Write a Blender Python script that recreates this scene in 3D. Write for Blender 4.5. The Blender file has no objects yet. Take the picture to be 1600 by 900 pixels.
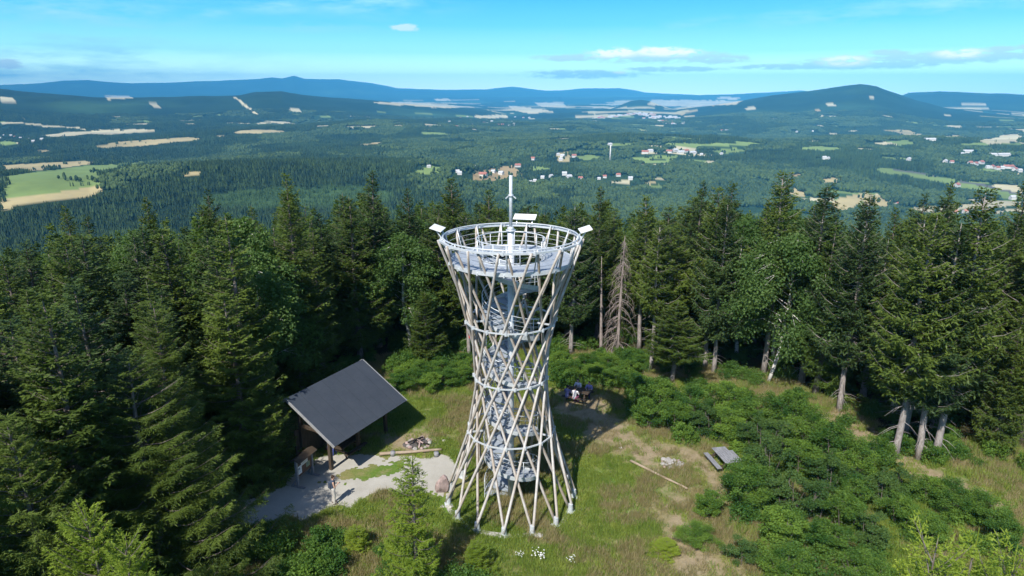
import bpy, bmesh, math, random
import numpy as np
from mathutils import Vector, Matrix, Euler
random.seed(7); RNG = np.random.default_rng(7)
SC = bpy.context.scene
R = math.radians

# ------------------------------------------------------------------ camera, light, exposure
CZ, CY, PITCH, FPX = 22.1, -34.0, R(16.0), 1067.0
cam_d = bpy.data.cameras.new('camera'); cam = bpy.data.objects.new('camera', cam_d)
SC.collection.objects.link(cam); SC.camera = cam
cam.location = (0, CY, CZ); cam.rotation_euler = (R(90) - PITCH, 0, 0)
cam_d.lens = 24.0; cam_d.sensor_width = 36.0; cam_d.clip_start = 0.1; cam_d.clip_end = 120000
SUN_EL, SUN_AZ = R(47), R(180 + 26)          # azimuth clockwise from +y (north): sun stands behind the camera, to its left
SUN_DIR = Vector((math.sin(SUN_AZ) * math.cos(SUN_EL), math.cos(SUN_AZ) * math.cos(SUN_EL), math.sin(SUN_EL)))
sl = bpy.data.lights.new('sun', 'SUN'); sl.energy = 4.6; sl.angle = R(0.53); sl.color = (1.0, 0.955, 0.88)
so = bpy.data.objects.new('sun', sl); SC.collection.objects.link(so)
so.rotation_euler = SUN_DIR.to_track_quat('Z', 'Y').to_euler()
SC.view_settings.view_transform = 'Standard'; SC.view_settings.look = 'None'
SC.view_settings.exposure = 0.5; SC.view_settings.gamma = 1.0; SC.view_settings.use_curve_mapping = False
SC.cycles.volume_bounces = 0; SC.cycles.max_bounces = 5; SC.cycles.diffuse_bounces = 2; SC.cycles.glossy_bounces = 2
SC.cycles.transmission_bounces = 3; SC.cycles.transparent_max_bounces = 6

CP, SP = math.cos(PITCH), math.sin(PITCH)
def ray(px, py):
    X = (px - 800) / FPX; Y = (450 - py) / FPX
    return X, CP + Y * SP, -SP + Y * CP
def GP(px, py, z=0.0):                        # point of the photograph brought down to the plane of height z
    dx, dy, dz = ray(px, py); t = (z - CZ) / dz
    return (dx * t, CY + dy * t, z)
def z_for(py, y):                             # height a thing standing at depth y needs to reach row py
    t = (450 - py) / FPX; d = y - CY
    return CZ + d * (t * CP - SP) / (CP + t * SP)
def proj(x, y, z):
    dy = y - CY; dz = z - CZ
    dep = dy * CP - dz * SP; up = dy * SP + dz * CP
    dep = np.where(dep < 0.1, 0.1, dep) if isinstance(dep, np.ndarray) else max(dep, .1)
    return 800 + FPX * x / dep, 450 - FPX * up / dep

# ------------------------------------------------------------------ node helpers
def new_mat(name):
    m = bpy.data.materials.new(name); m.use_nodes = True
    nt = m.node_tree; nt.nodes.clear()
    out = nt.nodes.new('ShaderNodeOutputMaterial')
    return m, nt, out
def nd(nt, typ, **kw):
    n = nt.nodes.new(typ)
    for k, v in kw.items():
        if k.startswith('i_'):
            key = k[2:]; key = int(key) if key.isdigit() else key.replace('_', ' ')
            n.inputs[key].default_value = v
        else: setattr(n, k, v)
    return n
def mixc(nt, fac, a, b, blend='MIX'):
    n = nt.nodes.new('ShaderNodeMix'); n.data_type = 'RGBA'; n.blend_type = blend
    for sock, v in ((n.inputs[0], fac), (n.inputs[6], a), (n.inputs[7], b)):
        if hasattr(v, 'is_output'): nt.links.new(v, sock)
        elif isinstance(v, (int, float)): sock.default_value = v
        else: sock.default_value = (*v, 1) if len(v) == 3 else v
    return n.outputs[2]
def mth(nt, op, a, b=None, c=None, clamp=False):
    n = nt.nodes.new('ShaderNodeMath'); n.operation = op; n.use_clamp = clamp
    for i, v in enumerate((a, b, c)):
        if v is None: continue
        if hasattr(v, 'is_output'): nt.links.new(v, n.inputs[i])
        else: n.inputs[i].default_value = v
    return n.outputs[0]
def mapr(nt, v, a, b, c=0.0, d=1.0):
    n = nt.nodes.new('ShaderNodeMapRange'); nt.links.new(v, n.inputs[0])
    for i, q in zip((1, 2, 3, 4), (a, b, c, d)): n.inputs[i].default_value = q
    return n.outputs[0]
def noise(nt, vec, scale, detail=3, rough=.55, w=None):
    n = nd(nt, 'ShaderNodeTexNoise'); n.inputs['Scale'].default_value = scale
    n.inputs['Detail'].default_value = detail; n.inputs['Roughness'].default_value = rough
    if vec is not None: nt.links.new(vec, n.inputs['Vector'])
    return n.outputs[0]
def principled(nt, out, col, rough=.8, metal=0.0, spec=.3, bump=None, bstr=.3, bdist=.02):
    p = nd(nt, 'ShaderNodeBsdfPrincipled'); p.inputs['Roughness'].default_value = rough if not hasattr(rough, 'is_output') else .5
    if hasattr(rough, 'is_output'): nt.links.new(rough, p.inputs['Roughness'])
    p.inputs['Metallic'].default_value = metal; p.inputs['Specular IOR Level'].default_value = spec
    if hasattr(col, 'is_output'): nt.links.new(col, p.inputs['Base Color'])
    else: p.inputs['Base Color'].default_value = (*col, 1)
    if bump is not None:
        b = nd(nt, 'ShaderNodeBump'); b.inputs['Strength'].default_value = bstr; b.inputs['Distance'].default_value = bdist
        nt.links.new(bump, b.inputs['Height']); nt.links.new(b.outputs[0], p.inputs['Normal'])
    nt.links.new(p.outputs[0], out.inputs[0]); return p

# ------------------------------------------------------------------ world: Nishita sky with clouds by direction
W = bpy.data.worlds.new('World'); SC.world = W; W.use_nodes = True
nt = W.node_tree; nt.nodes.clear()
wo = nd(nt, 'ShaderNodeOutputWorld'); bg = nd(nt, 'ShaderNodeBackground'); bg.inputs[1].default_value = 0.10
sky = nd(nt, 'ShaderNodeTexSky'); sky.sky_type = 'NISHITA'; sky.sun_disc = False
sky.sun_elevation = SUN_EL; sky.sun_rotation = SUN_AZ; sky.air_density = 1.0; sky.dust_density = 0.4; sky.ozone_density = 1.6; sky.altitude = 700
tc = nd(nt, 'ShaderNodeTexCoord'); sep = nd(nt, 'ShaderNodeSeparateXYZ'); nt.links.new(tc.outputs['Generated'], sep.inputs[0])
el = mth(nt, 'ARCSINE', sep.outputs[2]); az = mth(nt, 'ARCTAN2', sep.outputs[0], sep.outputs[1])
el = mth(nt, 'MULTIPLY', el, 57.2958); az = mth(nt, 'MULTIPLY', az, 57.2958)
skc = mixc(nt, 1.0, sky.outputs[0], (0.92, 1.0, 1.12), 'MULTIPLY')
def comb(a, b, c=0.0):
    n = nd(nt, 'ShaderNodeCombineXYZ')
    for i, v in enumerate((a, b, c)):
        if hasattr(v, 'is_output'): nt.links.new(v, n.inputs[i])
        else: n.inputs[i].default_value = v
    return n.outputs[0]
def blob(a0, e0, ra, re_, tilt=0.0):
    da = mth(nt, 'SUBTRACT', az, a0); de = mth(nt, 'SUBTRACT', mth(nt, 'SUBTRACT', el, e0), mth(nt, 'MULTIPLY', da, tilt))
    q = mth(nt, 'ADD', mth(nt, 'POWER', mth(nt, 'ABSOLUTE', mth(nt, 'DIVIDE', da, ra)), 2.0), mth(nt, 'POWER', mth(nt, 'ABSOLUTE', mth(nt, 'DIVIDE', de, re_)), 2.0))
    return mth(nt, 'EXPONENT', mth(nt, 'MULTIPLY', q, -1.0))
def addm(lst):
    o = lst[0]
    for q in lst[1:]: o = mth(nt, 'MAXIMUM', o, q)
    return o
def azel(px, py):
    dx, dy, dz = ray(px, py); return math.degrees(math.atan2(dx, dy)), math.degrees(math.atan2(dz, math.hypot(dx, dy)))
def bl(px, py, wx, wy, tilt=0.0):
    a, e = azel(px, py); return blob(a, e, wx / 19.5, wy / 19.5, tilt)
ncum = noise(nt, comb(mth(nt, 'MULTIPLY', az, .9), mth(nt, 'MULTIPLY', el, 2.6), 3.0), 1.0, 6, .6)
cum = addm([bl(1010, 86, 95, 11), bl(890, 90, 50, 5), bl(1120, 92, 50, 7), bl(910, 116, 90, 6), bl(1050, 108, 70, 4), bl(1320, 98, 60, 9, -.0),
            bl(1410, 96, 60, 9), bl(1500, 88, 60, 9), bl(1590, 82, 50, 9), bl(1390, 82, 25, 4), bl(1230, 104, 70, 4), bl(635, 43, 22, 5), bl(5, 100, 22, 6)])
cumf = mth(nt, 'MULTIPLY', cum, mapr(nt, ncum, .25, .75))
cumf = mapr(nt, cumf, .10, .30)
ntop = noise(nt, comb(mth(nt, 'MULTIPLY', az, .9), mth(nt, 'MULTIPLY', mth(nt, 'SUBTRACT', el, .5), 2.6), 3.0), 1.0, 6, .6)
bright = addm([bl(960, 82, 36, 7), bl(1040, 80, 48, 7), bl(1320, 95, 30, 7), bl(1500, 83, 26, 6), bl(970, 111, 12, 4)])
bright = mth(nt, 'MULTIPLY', mapr(nt, bright, .1, .6), mapr(nt, ncum, .3, .5))
ccol = mixc(nt, bright, (6.2, 8.2, 8.8), (13.0, 12.2, 10.6))
ncir = noise(nt, comb(mth(nt, 'MULTIPLY', az, .22), mth(nt, 'MULTIPLY', el, 1.1), 9.0), 1.0, 7, .62)
cir = addm([bl(90, 15, 170, 26), bl(560, 5, 110, 18), bl(430, 8, 60, 12), bl(330, 20, 25, 6), bl(215, 38, 60, 7), bl(140, 60, 110, 7), bl(490, 43, 110, 7),
            bl(80, 84, 220, 18), bl(1420, 14, 260, 14, .05), bl(1060, 40, 90, 6, .12), bl(860, 58, 30, 4), bl(0, 110, 250, 20)])
cirf = mth(nt, 'MULTIPLY', cir, mapr(nt, ncir, .40, .66))
rmp = nd(nt, 'ShaderNodeValToRGB'); nt.links.new(mapr(nt, el, 0.0, 10.0), rmp.inputs[0]); cr_ = rmp.color_ramp
for i, (p_, c_) in enumerate(((0.0, (17.0, 19.9, 15.0)), (.15, (12.0, 17.5, 14.0)), (.3, (4.6, 10.2, 10.6)), (.5, (1.7, 6.6, 9.2)), (.75, (.6, 4.5, 8.2)), (1.0, (.4, 3.6, 7.5)))):
    e_ = cr_.elements[0] if i == 0 else (cr_.elements[len(cr_.elements) - 1] if i == 5 else cr_.elements.new(p_))
    e_.position = p_; e_.color = tuple(q / 20 for q in c_) + (1,)
low = mixc(nt, 1.0, rmp.outputs[0], (20., 20., 20.), 'MULTIPLY')
skc = mixc(nt, mapr(nt, el, 9.0, 16.0), low, skc)
skc = mixc(nt, mth(nt, 'MULTIPLY', cirf, .9), skc, (3.6, 7.4, 8.6))
skc = mixc(nt, mth(nt, 'MULTIPLY', cumf, .92), skc, ccol)
nt.links.new(skc, bg.inputs[0]); nt.links.new(bg.outputs[0], wo.inputs[0])

# ------------------------------------------------------------------ scene helpers
def link(o, parent=None):
    SC.collection.objects.link(o)
    if parent is not None: o.parent = parent
    return o
def tag(o, label=None, cat=None, group=None, kind=None):
    if label: o['label'] = label
    if cat: o['category'] = cat
    if group: o['group'] = group
    if kind: o['kind'] = kind
    return o
def empty(name, loc=(0, 0, 0), rz=0.0, label=None, cat=None, group=None):
    o = bpy.data.objects.new(name, None); link(o); o.location = loc; o.rotation_euler = (0, 0, rz); o.empty_display_size = .2
    return tag(o, label, cat, group)
class G:
    """collects quads (numpy) and links them as one mesh object"""
    def __init__(s): s.v = []; s.f = []; s.n = 0; s.t = []
    def add(s, v, f, tint=None):
        v = np.asarray(v, dtype=np.float64).reshape(-1, 3); f = np.asarray(f, dtype=np.int64).reshape(-1, 4)
        s.v.append(v); s.f.append(f + s.n); s.n += len(v)
        s.t.append(np.full(len(v), .5) if tint is None else np.broadcast_to(tint, (len(v),)).astype(float))
    def kites(s, P, D, S, L, Wd, mid=.45, tint=None):
        n = len(P)
        if n == 0: return
        L = np.broadcast_to(L, (n,))[:, None]; Wd = np.broadcast_to(Wd, (n,))[:, None]
        v = np.stack([P, P + D * L * mid + S * Wd / 2, P + D * L, P + D * L * mid - S * Wd / 2], 1).reshape(-1, 3)
        t = None if tint is None else np.repeat(np.broadcast_to(tint, (n,)), 4)
        s.add(v, np.arange(4 * n).reshape(-1, 4), t)
    def box(s, c, d, rz=0.0, m=None):
        x, y, z = [q / 2 for q in d]
        v = np.array([(a * x, b * y, e * z) for e in (-1, 1) for b in (-1, 1) for a in (-1, 1)], float)
        if rz: ca, sa = math.cos(rz), math.sin(rz); v = np.stack([v[:, 0] * ca - v[:, 1] * sa, v[:, 0] * sa + v[:, 1] * ca, v[:, 2]], 1)
        if m is not None: v = v @ np.array(m).T
        s.add(v + np.array(c), [(0, 2, 3, 1), (4, 5, 7, 6), (0, 1, 5, 4), (2, 6, 7, 3), (0, 4, 6, 2), (1, 3, 7, 5)])
    def beam(s, a, b, w, h=None, up=(0, 0, 1)):
        a = np.array(a, float); b = np.array(b, float); h = h or w
        d = b - a; L = np.linalg.norm(d); d /= L; u = np.array(up, float)
        if abs(d @ u) > .98: u = np.array((1., 0, 0))
        sx = np.cross(d, u); sx /= np.linalg.norm(sx); u = np.cross(sx, d)
        s.box((a + b) / 2, (L, w, h), m=np.stack([d, sx, u], 1))
    def tube(s, pts, rad, seg=8, cap=True, tint=None):
        pts = np.asarray(pts, float); n = len(pts); rad = np.broadcast_to(rad, (n,))
        t = np.gradient(pts, axis=0); t /= np.linalg.norm(t, axis=1)[:, None] + 1e-12
        ref = np.array((0, 0, 1.)) if abs(t[0, 2]) < .9 else np.array((1., 0, 0))
        a = np.linspace(0, 2 * math.pi, seg, endpoint=False); vs = []
        for i in range(n):
            u = np.cross(t[i], ref); u /= np.linalg.norm(u) + 1e-12; w = np.cross(t[i], u); ref = -np.cross(t[i], u) if False else ref
            vs.append(pts[i] + rad[i] * (np.cos(a)[:, None] * u + np.sin(a)[:, None] * w))
        v = np.concatenate(vs); f = []
        for i in range(n - 1):
            for j in range(seg):
                k = (j + 1) % seg; f.append((i * seg + j, i * seg + k, (i + 1) * seg + k, (i + 1) * seg + j))
        if cap:
            v = np.concatenate([v, pts[:1], pts[-1:]]); c0 = n * seg; c1 = c0 + 1
            for j in range(0, seg, 2):
                k = (j + 1) % seg; l = (j + 2) % seg
                f.append((c0, l, k, j)); f.append((c1, (n - 1) * seg + j, (n - 1) * seg + k, (n - 1) * seg + l))
        s.add(v, f, tint)
    def blobby(s, c, r, seg=10, rings=7, jit=.0, seed=0, tint=None):
        rg = np.random.default_rng(seed); c = np.array(c, float); r = np.broadcast_to(np.array(r, float), (3,))
        v = []; f = []
        for i in range(rings + 1):
            th = math.pi * (i + .02) / (rings + .04)
            for j in range(seg):
                ph = 2 * math.pi * j / seg
                v.append((math.sin(th) * math.cos(ph), math.sin(th) * math.sin(ph), math.cos(th)))
        v = np.array(v); v *= (1 + jit * rg.normal(size=(len(v), 1)))
        for i in range(rings):
            for j in range(seg):
                k = (j + 1) % seg; f.append((i * seg + j, (i + 1) * seg + j, (i + 1) * seg + k, i * seg + k))
        s.add(v * r + c, f, tint)
    def mesh(s, name, mats, smooth=False, tint=False):
        v = np.concatenate(s.v); f = np.concatenate(s.f); me = bpy.data.meshes.new(name)
        me.vertices.add(len(v)); me.vertices.foreach_set('co', v.ravel())
        me.loops.add(f.size); me.loops.foreach_set('vertex_index', f.ravel().astype(np.int32))
        me.polygons.add(len(f)); me.polygons.foreach_set('loop_start', np.arange(0, f.size, 4, dtype=np.int32))
        me.polygons.foreach_set('loop_total', np.full(len(f), 4, dtype=np.int32))
        if tint:
            a = me.attributes.new('tint', 'FLOAT', 'POINT'); a.data.foreach_set('value', np.concatenate(s.t))
        for m in (mats if isinstance(mats, (list, tuple)) else [mats]): me.materials.append(m)
        me.update(calc_edges=True); me.validate()
        me.polygons.foreach_set('use_smooth', np.full(len(me.polygons), smooth)); me.update()
        return me
    def build(s, name, mat, parent=None, smooth=False, tint=False, loc=None):
        o = bpy.data.objects.new(name, s.mesh(name, mat, smooth, tint)); link(o, parent)
        if loc is not None: o.location = loc
        return o
def unit(a): return a / (np.linalg.norm(a, axis=-1, keepdims=True) + 1e-12)

def vnoise(x, y, seed=0):                       # smooth value noise, numpy
    def h(i, j):
        n = (i * 374761393 + j * 668265263 + seed * 1442695041) & 0xffffffff
        n = ((n ^ (n >> 13)) * 1274126177) & 0xffffffff
        return ((n ^ (n >> 16)) & 0xffff) / 65535.0
    xi = np.floor(x).astype(np.int64); yi = np.floor(y).astype(np.int64); fx = x - xi; fy = y - yi
    fx = fx * fx * (3 - 2 * fx); fy = fy * fy * (3 - 2 * fy)
    return (h(xi, yi) * (1 - fx) + h(xi + 1, yi) * fx) * (1 - fy) + (h(xi, yi + 1) * (1 - fx) + h(xi + 1, yi + 1) * fx) * fy
def fbm(x, y, oct=4, seed=0):
    s = 0; a = .5; t = 0
    for i in range(oct): s = s + a * vnoise(x * 2 ** i + 17.3 * i, y * 2 ** i - 9.1 * i, seed + i); t += a; a *= .5
    return s / t

# ------------------------------------------------------------------ terrain
VAL = -235.0
def prof(pts, rho):
    A = []; Z = []
    for px, py in pts:
        a, e = azel(px, py); A.append(a); Z.append(CZ + rho * math.tan(R(e)))
    return np.array(A), np.array(Z)
RIDGES = [  # crest as seen on the photograph, distance, near width, far width
    ([(-300, 120), (0, 137), (60, 143), (150, 150), (250, 151), (330, 151), (375, 150), (400, 145), (440, 143), (470, 148), (560, 156), (640, 164), (700, 167), (760, 173), (830, 186), (900, 196), (960, 210)], 8600, 2300, 1800),
    ([(880, 200), (1030, 186), (1060, 176), (1110, 168), (1161, 159), (1205, 150), (1276, 142), (1320, 136), (1345, 133), (1370, 134), (1397, 142), (1431, 154), (1482, 168), (1560, 176), (1700, 184), (1900, 170)], 9000, 2500, 1900),
    ([(-300, 220), (300, 216), (440, 203), (560, 194), (700, 192), (900, 195), (1000, 206), (1120, 228), (1900, 240)], 5200, 900, 900),
    ([(1000, 300), (1100, 275), (1180, 243), (1240, 235), (1300, 241), (1380, 270), (1500, 300), (1900, 300)], 3300, 520, 600),
    ([(-300, 345), (100, 335), (200, 300), (300, 280), (450, 270), (620, 270), (720, 276), (800, 300), (1000, 330), (1900, 330)], 1900, 330, 420),
    ([(880, 200), (940, 178), (965, 166), (985, 158), (1000, 156), (1015, 158), (1035, 166), (1065, 178), (1120, 200)], 10800, 1300, 1200),
    ([(620, 180), (680, 169), (740, 168), (775, 176), (850, 178), (900, 172), (940, 178)], 12000, 1500, 1500),
    ([(1350, 170), (1420, 143), (1470, 142), (1520, 145), (1600, 149), (1700, 150), (1900, 140)], 13500, 2200, 2000),
    ([(-300, 128), (0, 133), (60, 131), (100, 126), (135, 125), (200, 130), (250, 130), (330, 127), (400, 124), (425, 121), (440, 122.5), (460, 118), (475, 122.5), (530, 124), (580, 130), (620, 138), (700, 140), (760, 139), (800, 135.5), (850, 141), (880, 141), (910, 138), (970, 138), (1010, 145), (1100, 149), (1200, 150), (1900, 152)], 27000, 5200, 3500),
    ([(-300, 150), (600, 152), (1000, 152), (1060, 149), (1160, 147), (1250, 142), (1300, 147), (1400, 149), (1600, 150), (1900, 150)], 21000, 3000, 3000),
]
RP = [(prof(p, d), d, w0, w1) for p, d, w0, w1 in RIDGES]
def height(x, y):
    x = np.asarray(x, float); y = np.asarray(y, float)
    r = np.hypot(x - 3, y + 3); s = np.maximum(0, r - 27)
    lin = .36 * (s - 26 * (1 - np.exp(-s / 26)))
    lin = lin * (1 + .25 * (fbm(x / 160, y / 160, 2, 5) - .5))
    z = VAL * np.tanh(lin / -VAL)
    dx = x; dy = y - CY; rho = np.hypot(dx, dy); az_ = np.degrees(np.arctan2(dx, dy))
    k = np.clip((rho - 900) / 900, 0, 1); k = k * k * (3 - 2 * k)
    und = (fbm(x / 1500, y / 1500, 3, 11) - .5) * 150 + (fbm(x / 420, y / 420, 3, 12) - .5) * 40
    z = z + k * und
    far = np.clip((rho - 3000) / 6000, 0, 1)
    best = np.zeros_like(z)
    for (A, Z), d, w0, w1 in RP:
        c = np.interp(az_, A, Z) - VAL
        q = rho - d
        g = np.where(q < 0, np.exp(-(q / w0) ** 2 * 1.4), np.exp(-(q / w1) ** 2 * 1.4))
        rough = 1 + (.5 if d < 15000 else .22) * (fbm(x / (d * .06), y / (d * .06), 4, int(d)) - .5) * np.clip(np.abs(q) / w0 * 3, 0, 1)
        best = np.maximum(best, c * g * rough)
    kk = np.clip(1 - best / 120, 0, 1)
    z = np.where(rho > 1250, VAL + best + (z - VAL) * (.35 + .65 * kk), z)
    return z
def hz1(x, y): return float(height(np.array([x]), np.array([y]))[0])

def inpoly(px, py, poly):
    n = len(poly); ins = np.zeros(px.shape, bool)
    for i in range(n):
        x0, y0 = poly[i]; x1, y1 = poly[(i + 1) % n]
        if y0 == y1: continue
        c = ((y0 > py) != (y1 > py)) & (px < (x1 - x0) * (py - y0) / (y1 - y0) + x0); ins ^= c
    return ins
def sdf(x, y, poly):                            # >0 inside, metres
    d = np.full(x.shape, 1e9)
    for i in range(len(poly)):
        x0, y0 = poly[i]; x1, y1 = poly[(i + 1) % len(poly)]
        ex, ey = x1 - x0, y1 - y0; t = np.clip(((x - x0) * ex + (y - y0) * ey) / (ex * ex + ey * ey + 1e-9), 0, 1)
        d = np.minimum(d, np.hypot(x - x0 - t * ex, y - y0 - t * ey))
    return np.where(inpoly(x, y, poly), d, -d)
def gpoly(pts): return [GP(*p)[:2] for p in pts]

STRAW, MEAD, BARE, PALE, LIGHTWOOD, TRACK = 1, 2, 3, 4, 5, 6
FIELDS = [
 (MEAD, [(0, 276), (60, 268), (120, 260), (172, 256), (215, 262), (160, 272), (158, 284), (160, 302), (100, 308), (40, 318), (0, 330)]),
 (STRAW, [(0, 312), (60, 304), (110, 297), (150, 290), (160, 292), (158, 304), (60, 316), (0, 328)]),
 (STRAW, [(0, 258), (60, 255), (135, 251), (162, 254), (100, 262), (40, 268), (0, 273)]),
 (STRAW, [(148, 228), (190, 221), (250, 217), (290, 214), (318, 217), (270, 223), (220, 229), (150, 233)]),
 (STRAW, [(360, 206), (395, 202), (450, 204), (440, 207), (370, 209)]),
 (PALE, [(60, 212), (110, 206), (170, 203), (245, 201), (240, 206), (160, 210), (100, 216)]),
 (STRAW, [(335, 211), (352, 211), (352, 214), (335, 214)]),
 (STRAW, [(275, 270), (315, 268), (312, 274), (287, 275)]),
 (MEAD, [(195, 255), (230, 252), (235, 257), (205, 261)]),
 (LIGHTWOOD, [(330, 304), (420, 296), (520, 292), (600, 298), (640, 312), (520, 325), (380, 330), (300, 322)]),
 (BARE, [(738, 272), (752, 266), (775, 262), (800, 258), (812, 268), (822, 281), (780, 284), (740, 282)]),
 (MEAD, [(650, 268), (672, 260), (694, 260), (688, 272), (655, 273)]),
 (STRAW, [(736, 262), (748, 257), (754, 262), (744, 268)]),
 (STRAW, [(868, 240), (884, 236), (893, 240), (890, 252), (872, 254)]),
 (MEAD, [(893, 246), (925, 241), (942, 247), (920, 251)]),
 (MEAD, [(975, 246), (1030, 243), (1060, 243), (1050, 248), (985, 251)]),
 (MEAD, [(1000, 251), (1040, 250), (1040, 254), (1000, 255)]),
 (MEAD, [(1030, 251), (1052, 248), (1056, 251), (1036, 255)]), (MEAD, [(1065, 248), (1110, 251), (1100, 254), (1068, 252)]),
 (MEAD, [(1108, 235), (1148, 231), (1172, 236), (1130, 241)]), (MEAD, [(1248, 231), (1280, 228), (1318, 231), (1290, 235), (1250, 235)]),
 (STRAW, [(1376, 203), (1420, 203), (1440, 211), (1434, 216), (1405, 209)]),
 (STRAW, [(1474, 215), (1490, 210), (1520, 216), (1516, 219), (1478, 218)]),
 (PALE, [(1524, 218), (1570, 214), (1580, 222), (1560, 226), (1545, 226)]), (PALE, [(1555, 212), (1600, 208), (1600, 224), (1575, 220)]),
 (MEAD, [(1378, 263), (1410, 266), (1440, 272), (1500, 282), (1560, 293), (1600, 300), (1600, 312), (1560, 306), (1490, 290), (1430, 277)]),
 (TRACK, [(1500, 281), (1540, 288), (1600, 303), (1600, 307), (1545, 293), (1498, 284)]),
 (TRACK, [(1378, 262), (1432, 268), (1470, 276), (1468, 277), (1430, 270)]),
 (PALE, [(1545, 289), (1575, 288), (1600, 292), (1600, 301), (1570, 297)]),
 (STRAW, [(1234, 296), (1250, 293), (1262, 296), (1256, 308), (1236, 306)]),
 (STRAW, [(1288, 322), (1312, 310), (1350, 301), (1382, 306), (1404, 322), (1370, 322), (1345, 314), (1325, 330), (1296, 330)]),
 (STRAW, [(1282, 281), (1300, 276), (1316, 277), (1312, 286), (1288, 287)]), (BARE, [(1236, 272), (1250, 271), (1252, 274), (1238, 275)]),
 (STRAW, [(560, 226), (600, 221), (604, 224), (570, 230)]), (PALE, [(540, 197), (590, 196), (592, 199), (545, 200)]),
 (PALE, [(584, 160), (640, 159), (700, 164), (745, 167), (690, 169), (640, 165), (600, 163)]), (PALE, [(675, 154), (700, 154), (705, 157), (685, 158)]),
 (PALE, [(795, 165), (830, 168), (870, 174), (830, 178), (800, 172)]), (PALE, [(740, 181), (790, 179), (795, 184), (745, 185)]),
 (PALE, [(835, 160), (880, 160), (885, 168), (845, 167)]), (PALE, [(898, 181), (940, 178), (990, 180), (940, 184), (900, 185)]),
 (STRAW, [(1055, 178), (1072, 173), (1088, 170), (1086, 174), (1066, 180)]), (PALE, [(1020, 156), (1160, 157), (1150, 163), (1080, 167), (1010, 164)]),
 (BARE, [(1000, 204), (1013, 204), (1013, 207), (1002, 207)]), (PALE, [(1125, 150), (1160, 153), (1150, 156), (1120, 155)]),
 (PALE, [(0, 152), (18, 152), (24, 158), (10, 162), (0, 160)]), (PALE, [(163, 151), (200, 149), (208, 153), (170, 156)]), (PALE, [(450, 170), (468, 170), (471, 175), (452, 174)]),
 (PALE, [(365, 152), (370, 152), (404, 179), (400, 180)]), (PALE, [(228, 158), (245, 162), (250, 168), (240, 168)]),
 (PALE, [(1162, 168), (1180, 167), (1182, 170), (1165, 171)]), (BARE, [(1272, 171), (1282, 171), (1284, 175), (1274, 174)]), (PALE, [(1352, 151), (1366, 151), (1364, 153), (1353, 153)]),
 (MEAD, [(0, 220), (14, 219), (26, 223), (20, 227), (0, 229)]), (STRAW, [(57, 236), (78, 232), (80, 236), (62, 241)]),
 (MEAD, [(1010, 290), (1030, 288), (1035, 292), (1015, 294)]), (STRAW, [(1004, 285), (1022, 283), (1024, 287), (1008, 288)]),
 (MEAD, [(820, 262), (850, 258), (860, 264), (835, 268)]), (MEAD, [(640, 250), (650, 246), (664, 254), (660, 258)]),
 (PALE, [(1500, 162), (1540, 161), (1540, 164), (1505, 164)]), (PALE, [(1290, 162), (1300, 161), (1306, 165), (1294, 166)]),
]
CLEAR = gpoly([(250, 905), (345, 832), (430, 752), (468, 700), (462, 650), (540, 600), (600, 566), (740, 556), (880, 552), (1000, 570), (1060, 594), (1120, 584), (1200, 598),
               (1320, 648), (1395, 722), (1470, 722), (1560, 706), (1720, 800), (1720, 1300), (700, 1900), (250, 1300)])
PATHP = gpoly([(330, 838), (360, 800), (420, 765), (470, 735), (505, 712), (560, 712), (600, 718), (640, 712), (690, 712), (702, 716), (722, 730), (728, 762), (700, 790), (672, 772), (610, 768), (560, 784), (510, 800), (450, 812), (400, 822)])
PATHB = gpoly([(330, 838), (230, 840), (200, 800), (300, 790), (400, 772), (470, 735)])
DIRT = [gpoly(p) for p in ([(585, 690), (610, 676), (660, 672), (690, 684), (680, 704), (620, 712)],
        [(880, 640), (930, 640), (975, 655), (1010, 690), (1100, 700), (1130, 745), (1140, 790), (1120, 800), (1095, 740), (1050, 712), (1010, 738), (960, 700), (915, 690)],
        [(860, 606), (930, 610), (965, 630), (950, 655), (880, 655), (862, 640)],
        [(1030, 770), (1070, 765), (1080, 830), (1160, 900), (1050, 900), (1040, 840)], 
        [(1270, 630), (1330, 640), (1400, 700), (1480, 740), (1560, 770), (1610, 820), (1560, 800), (1460, 760), (1390, 735), (1330, 690)])]

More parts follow.
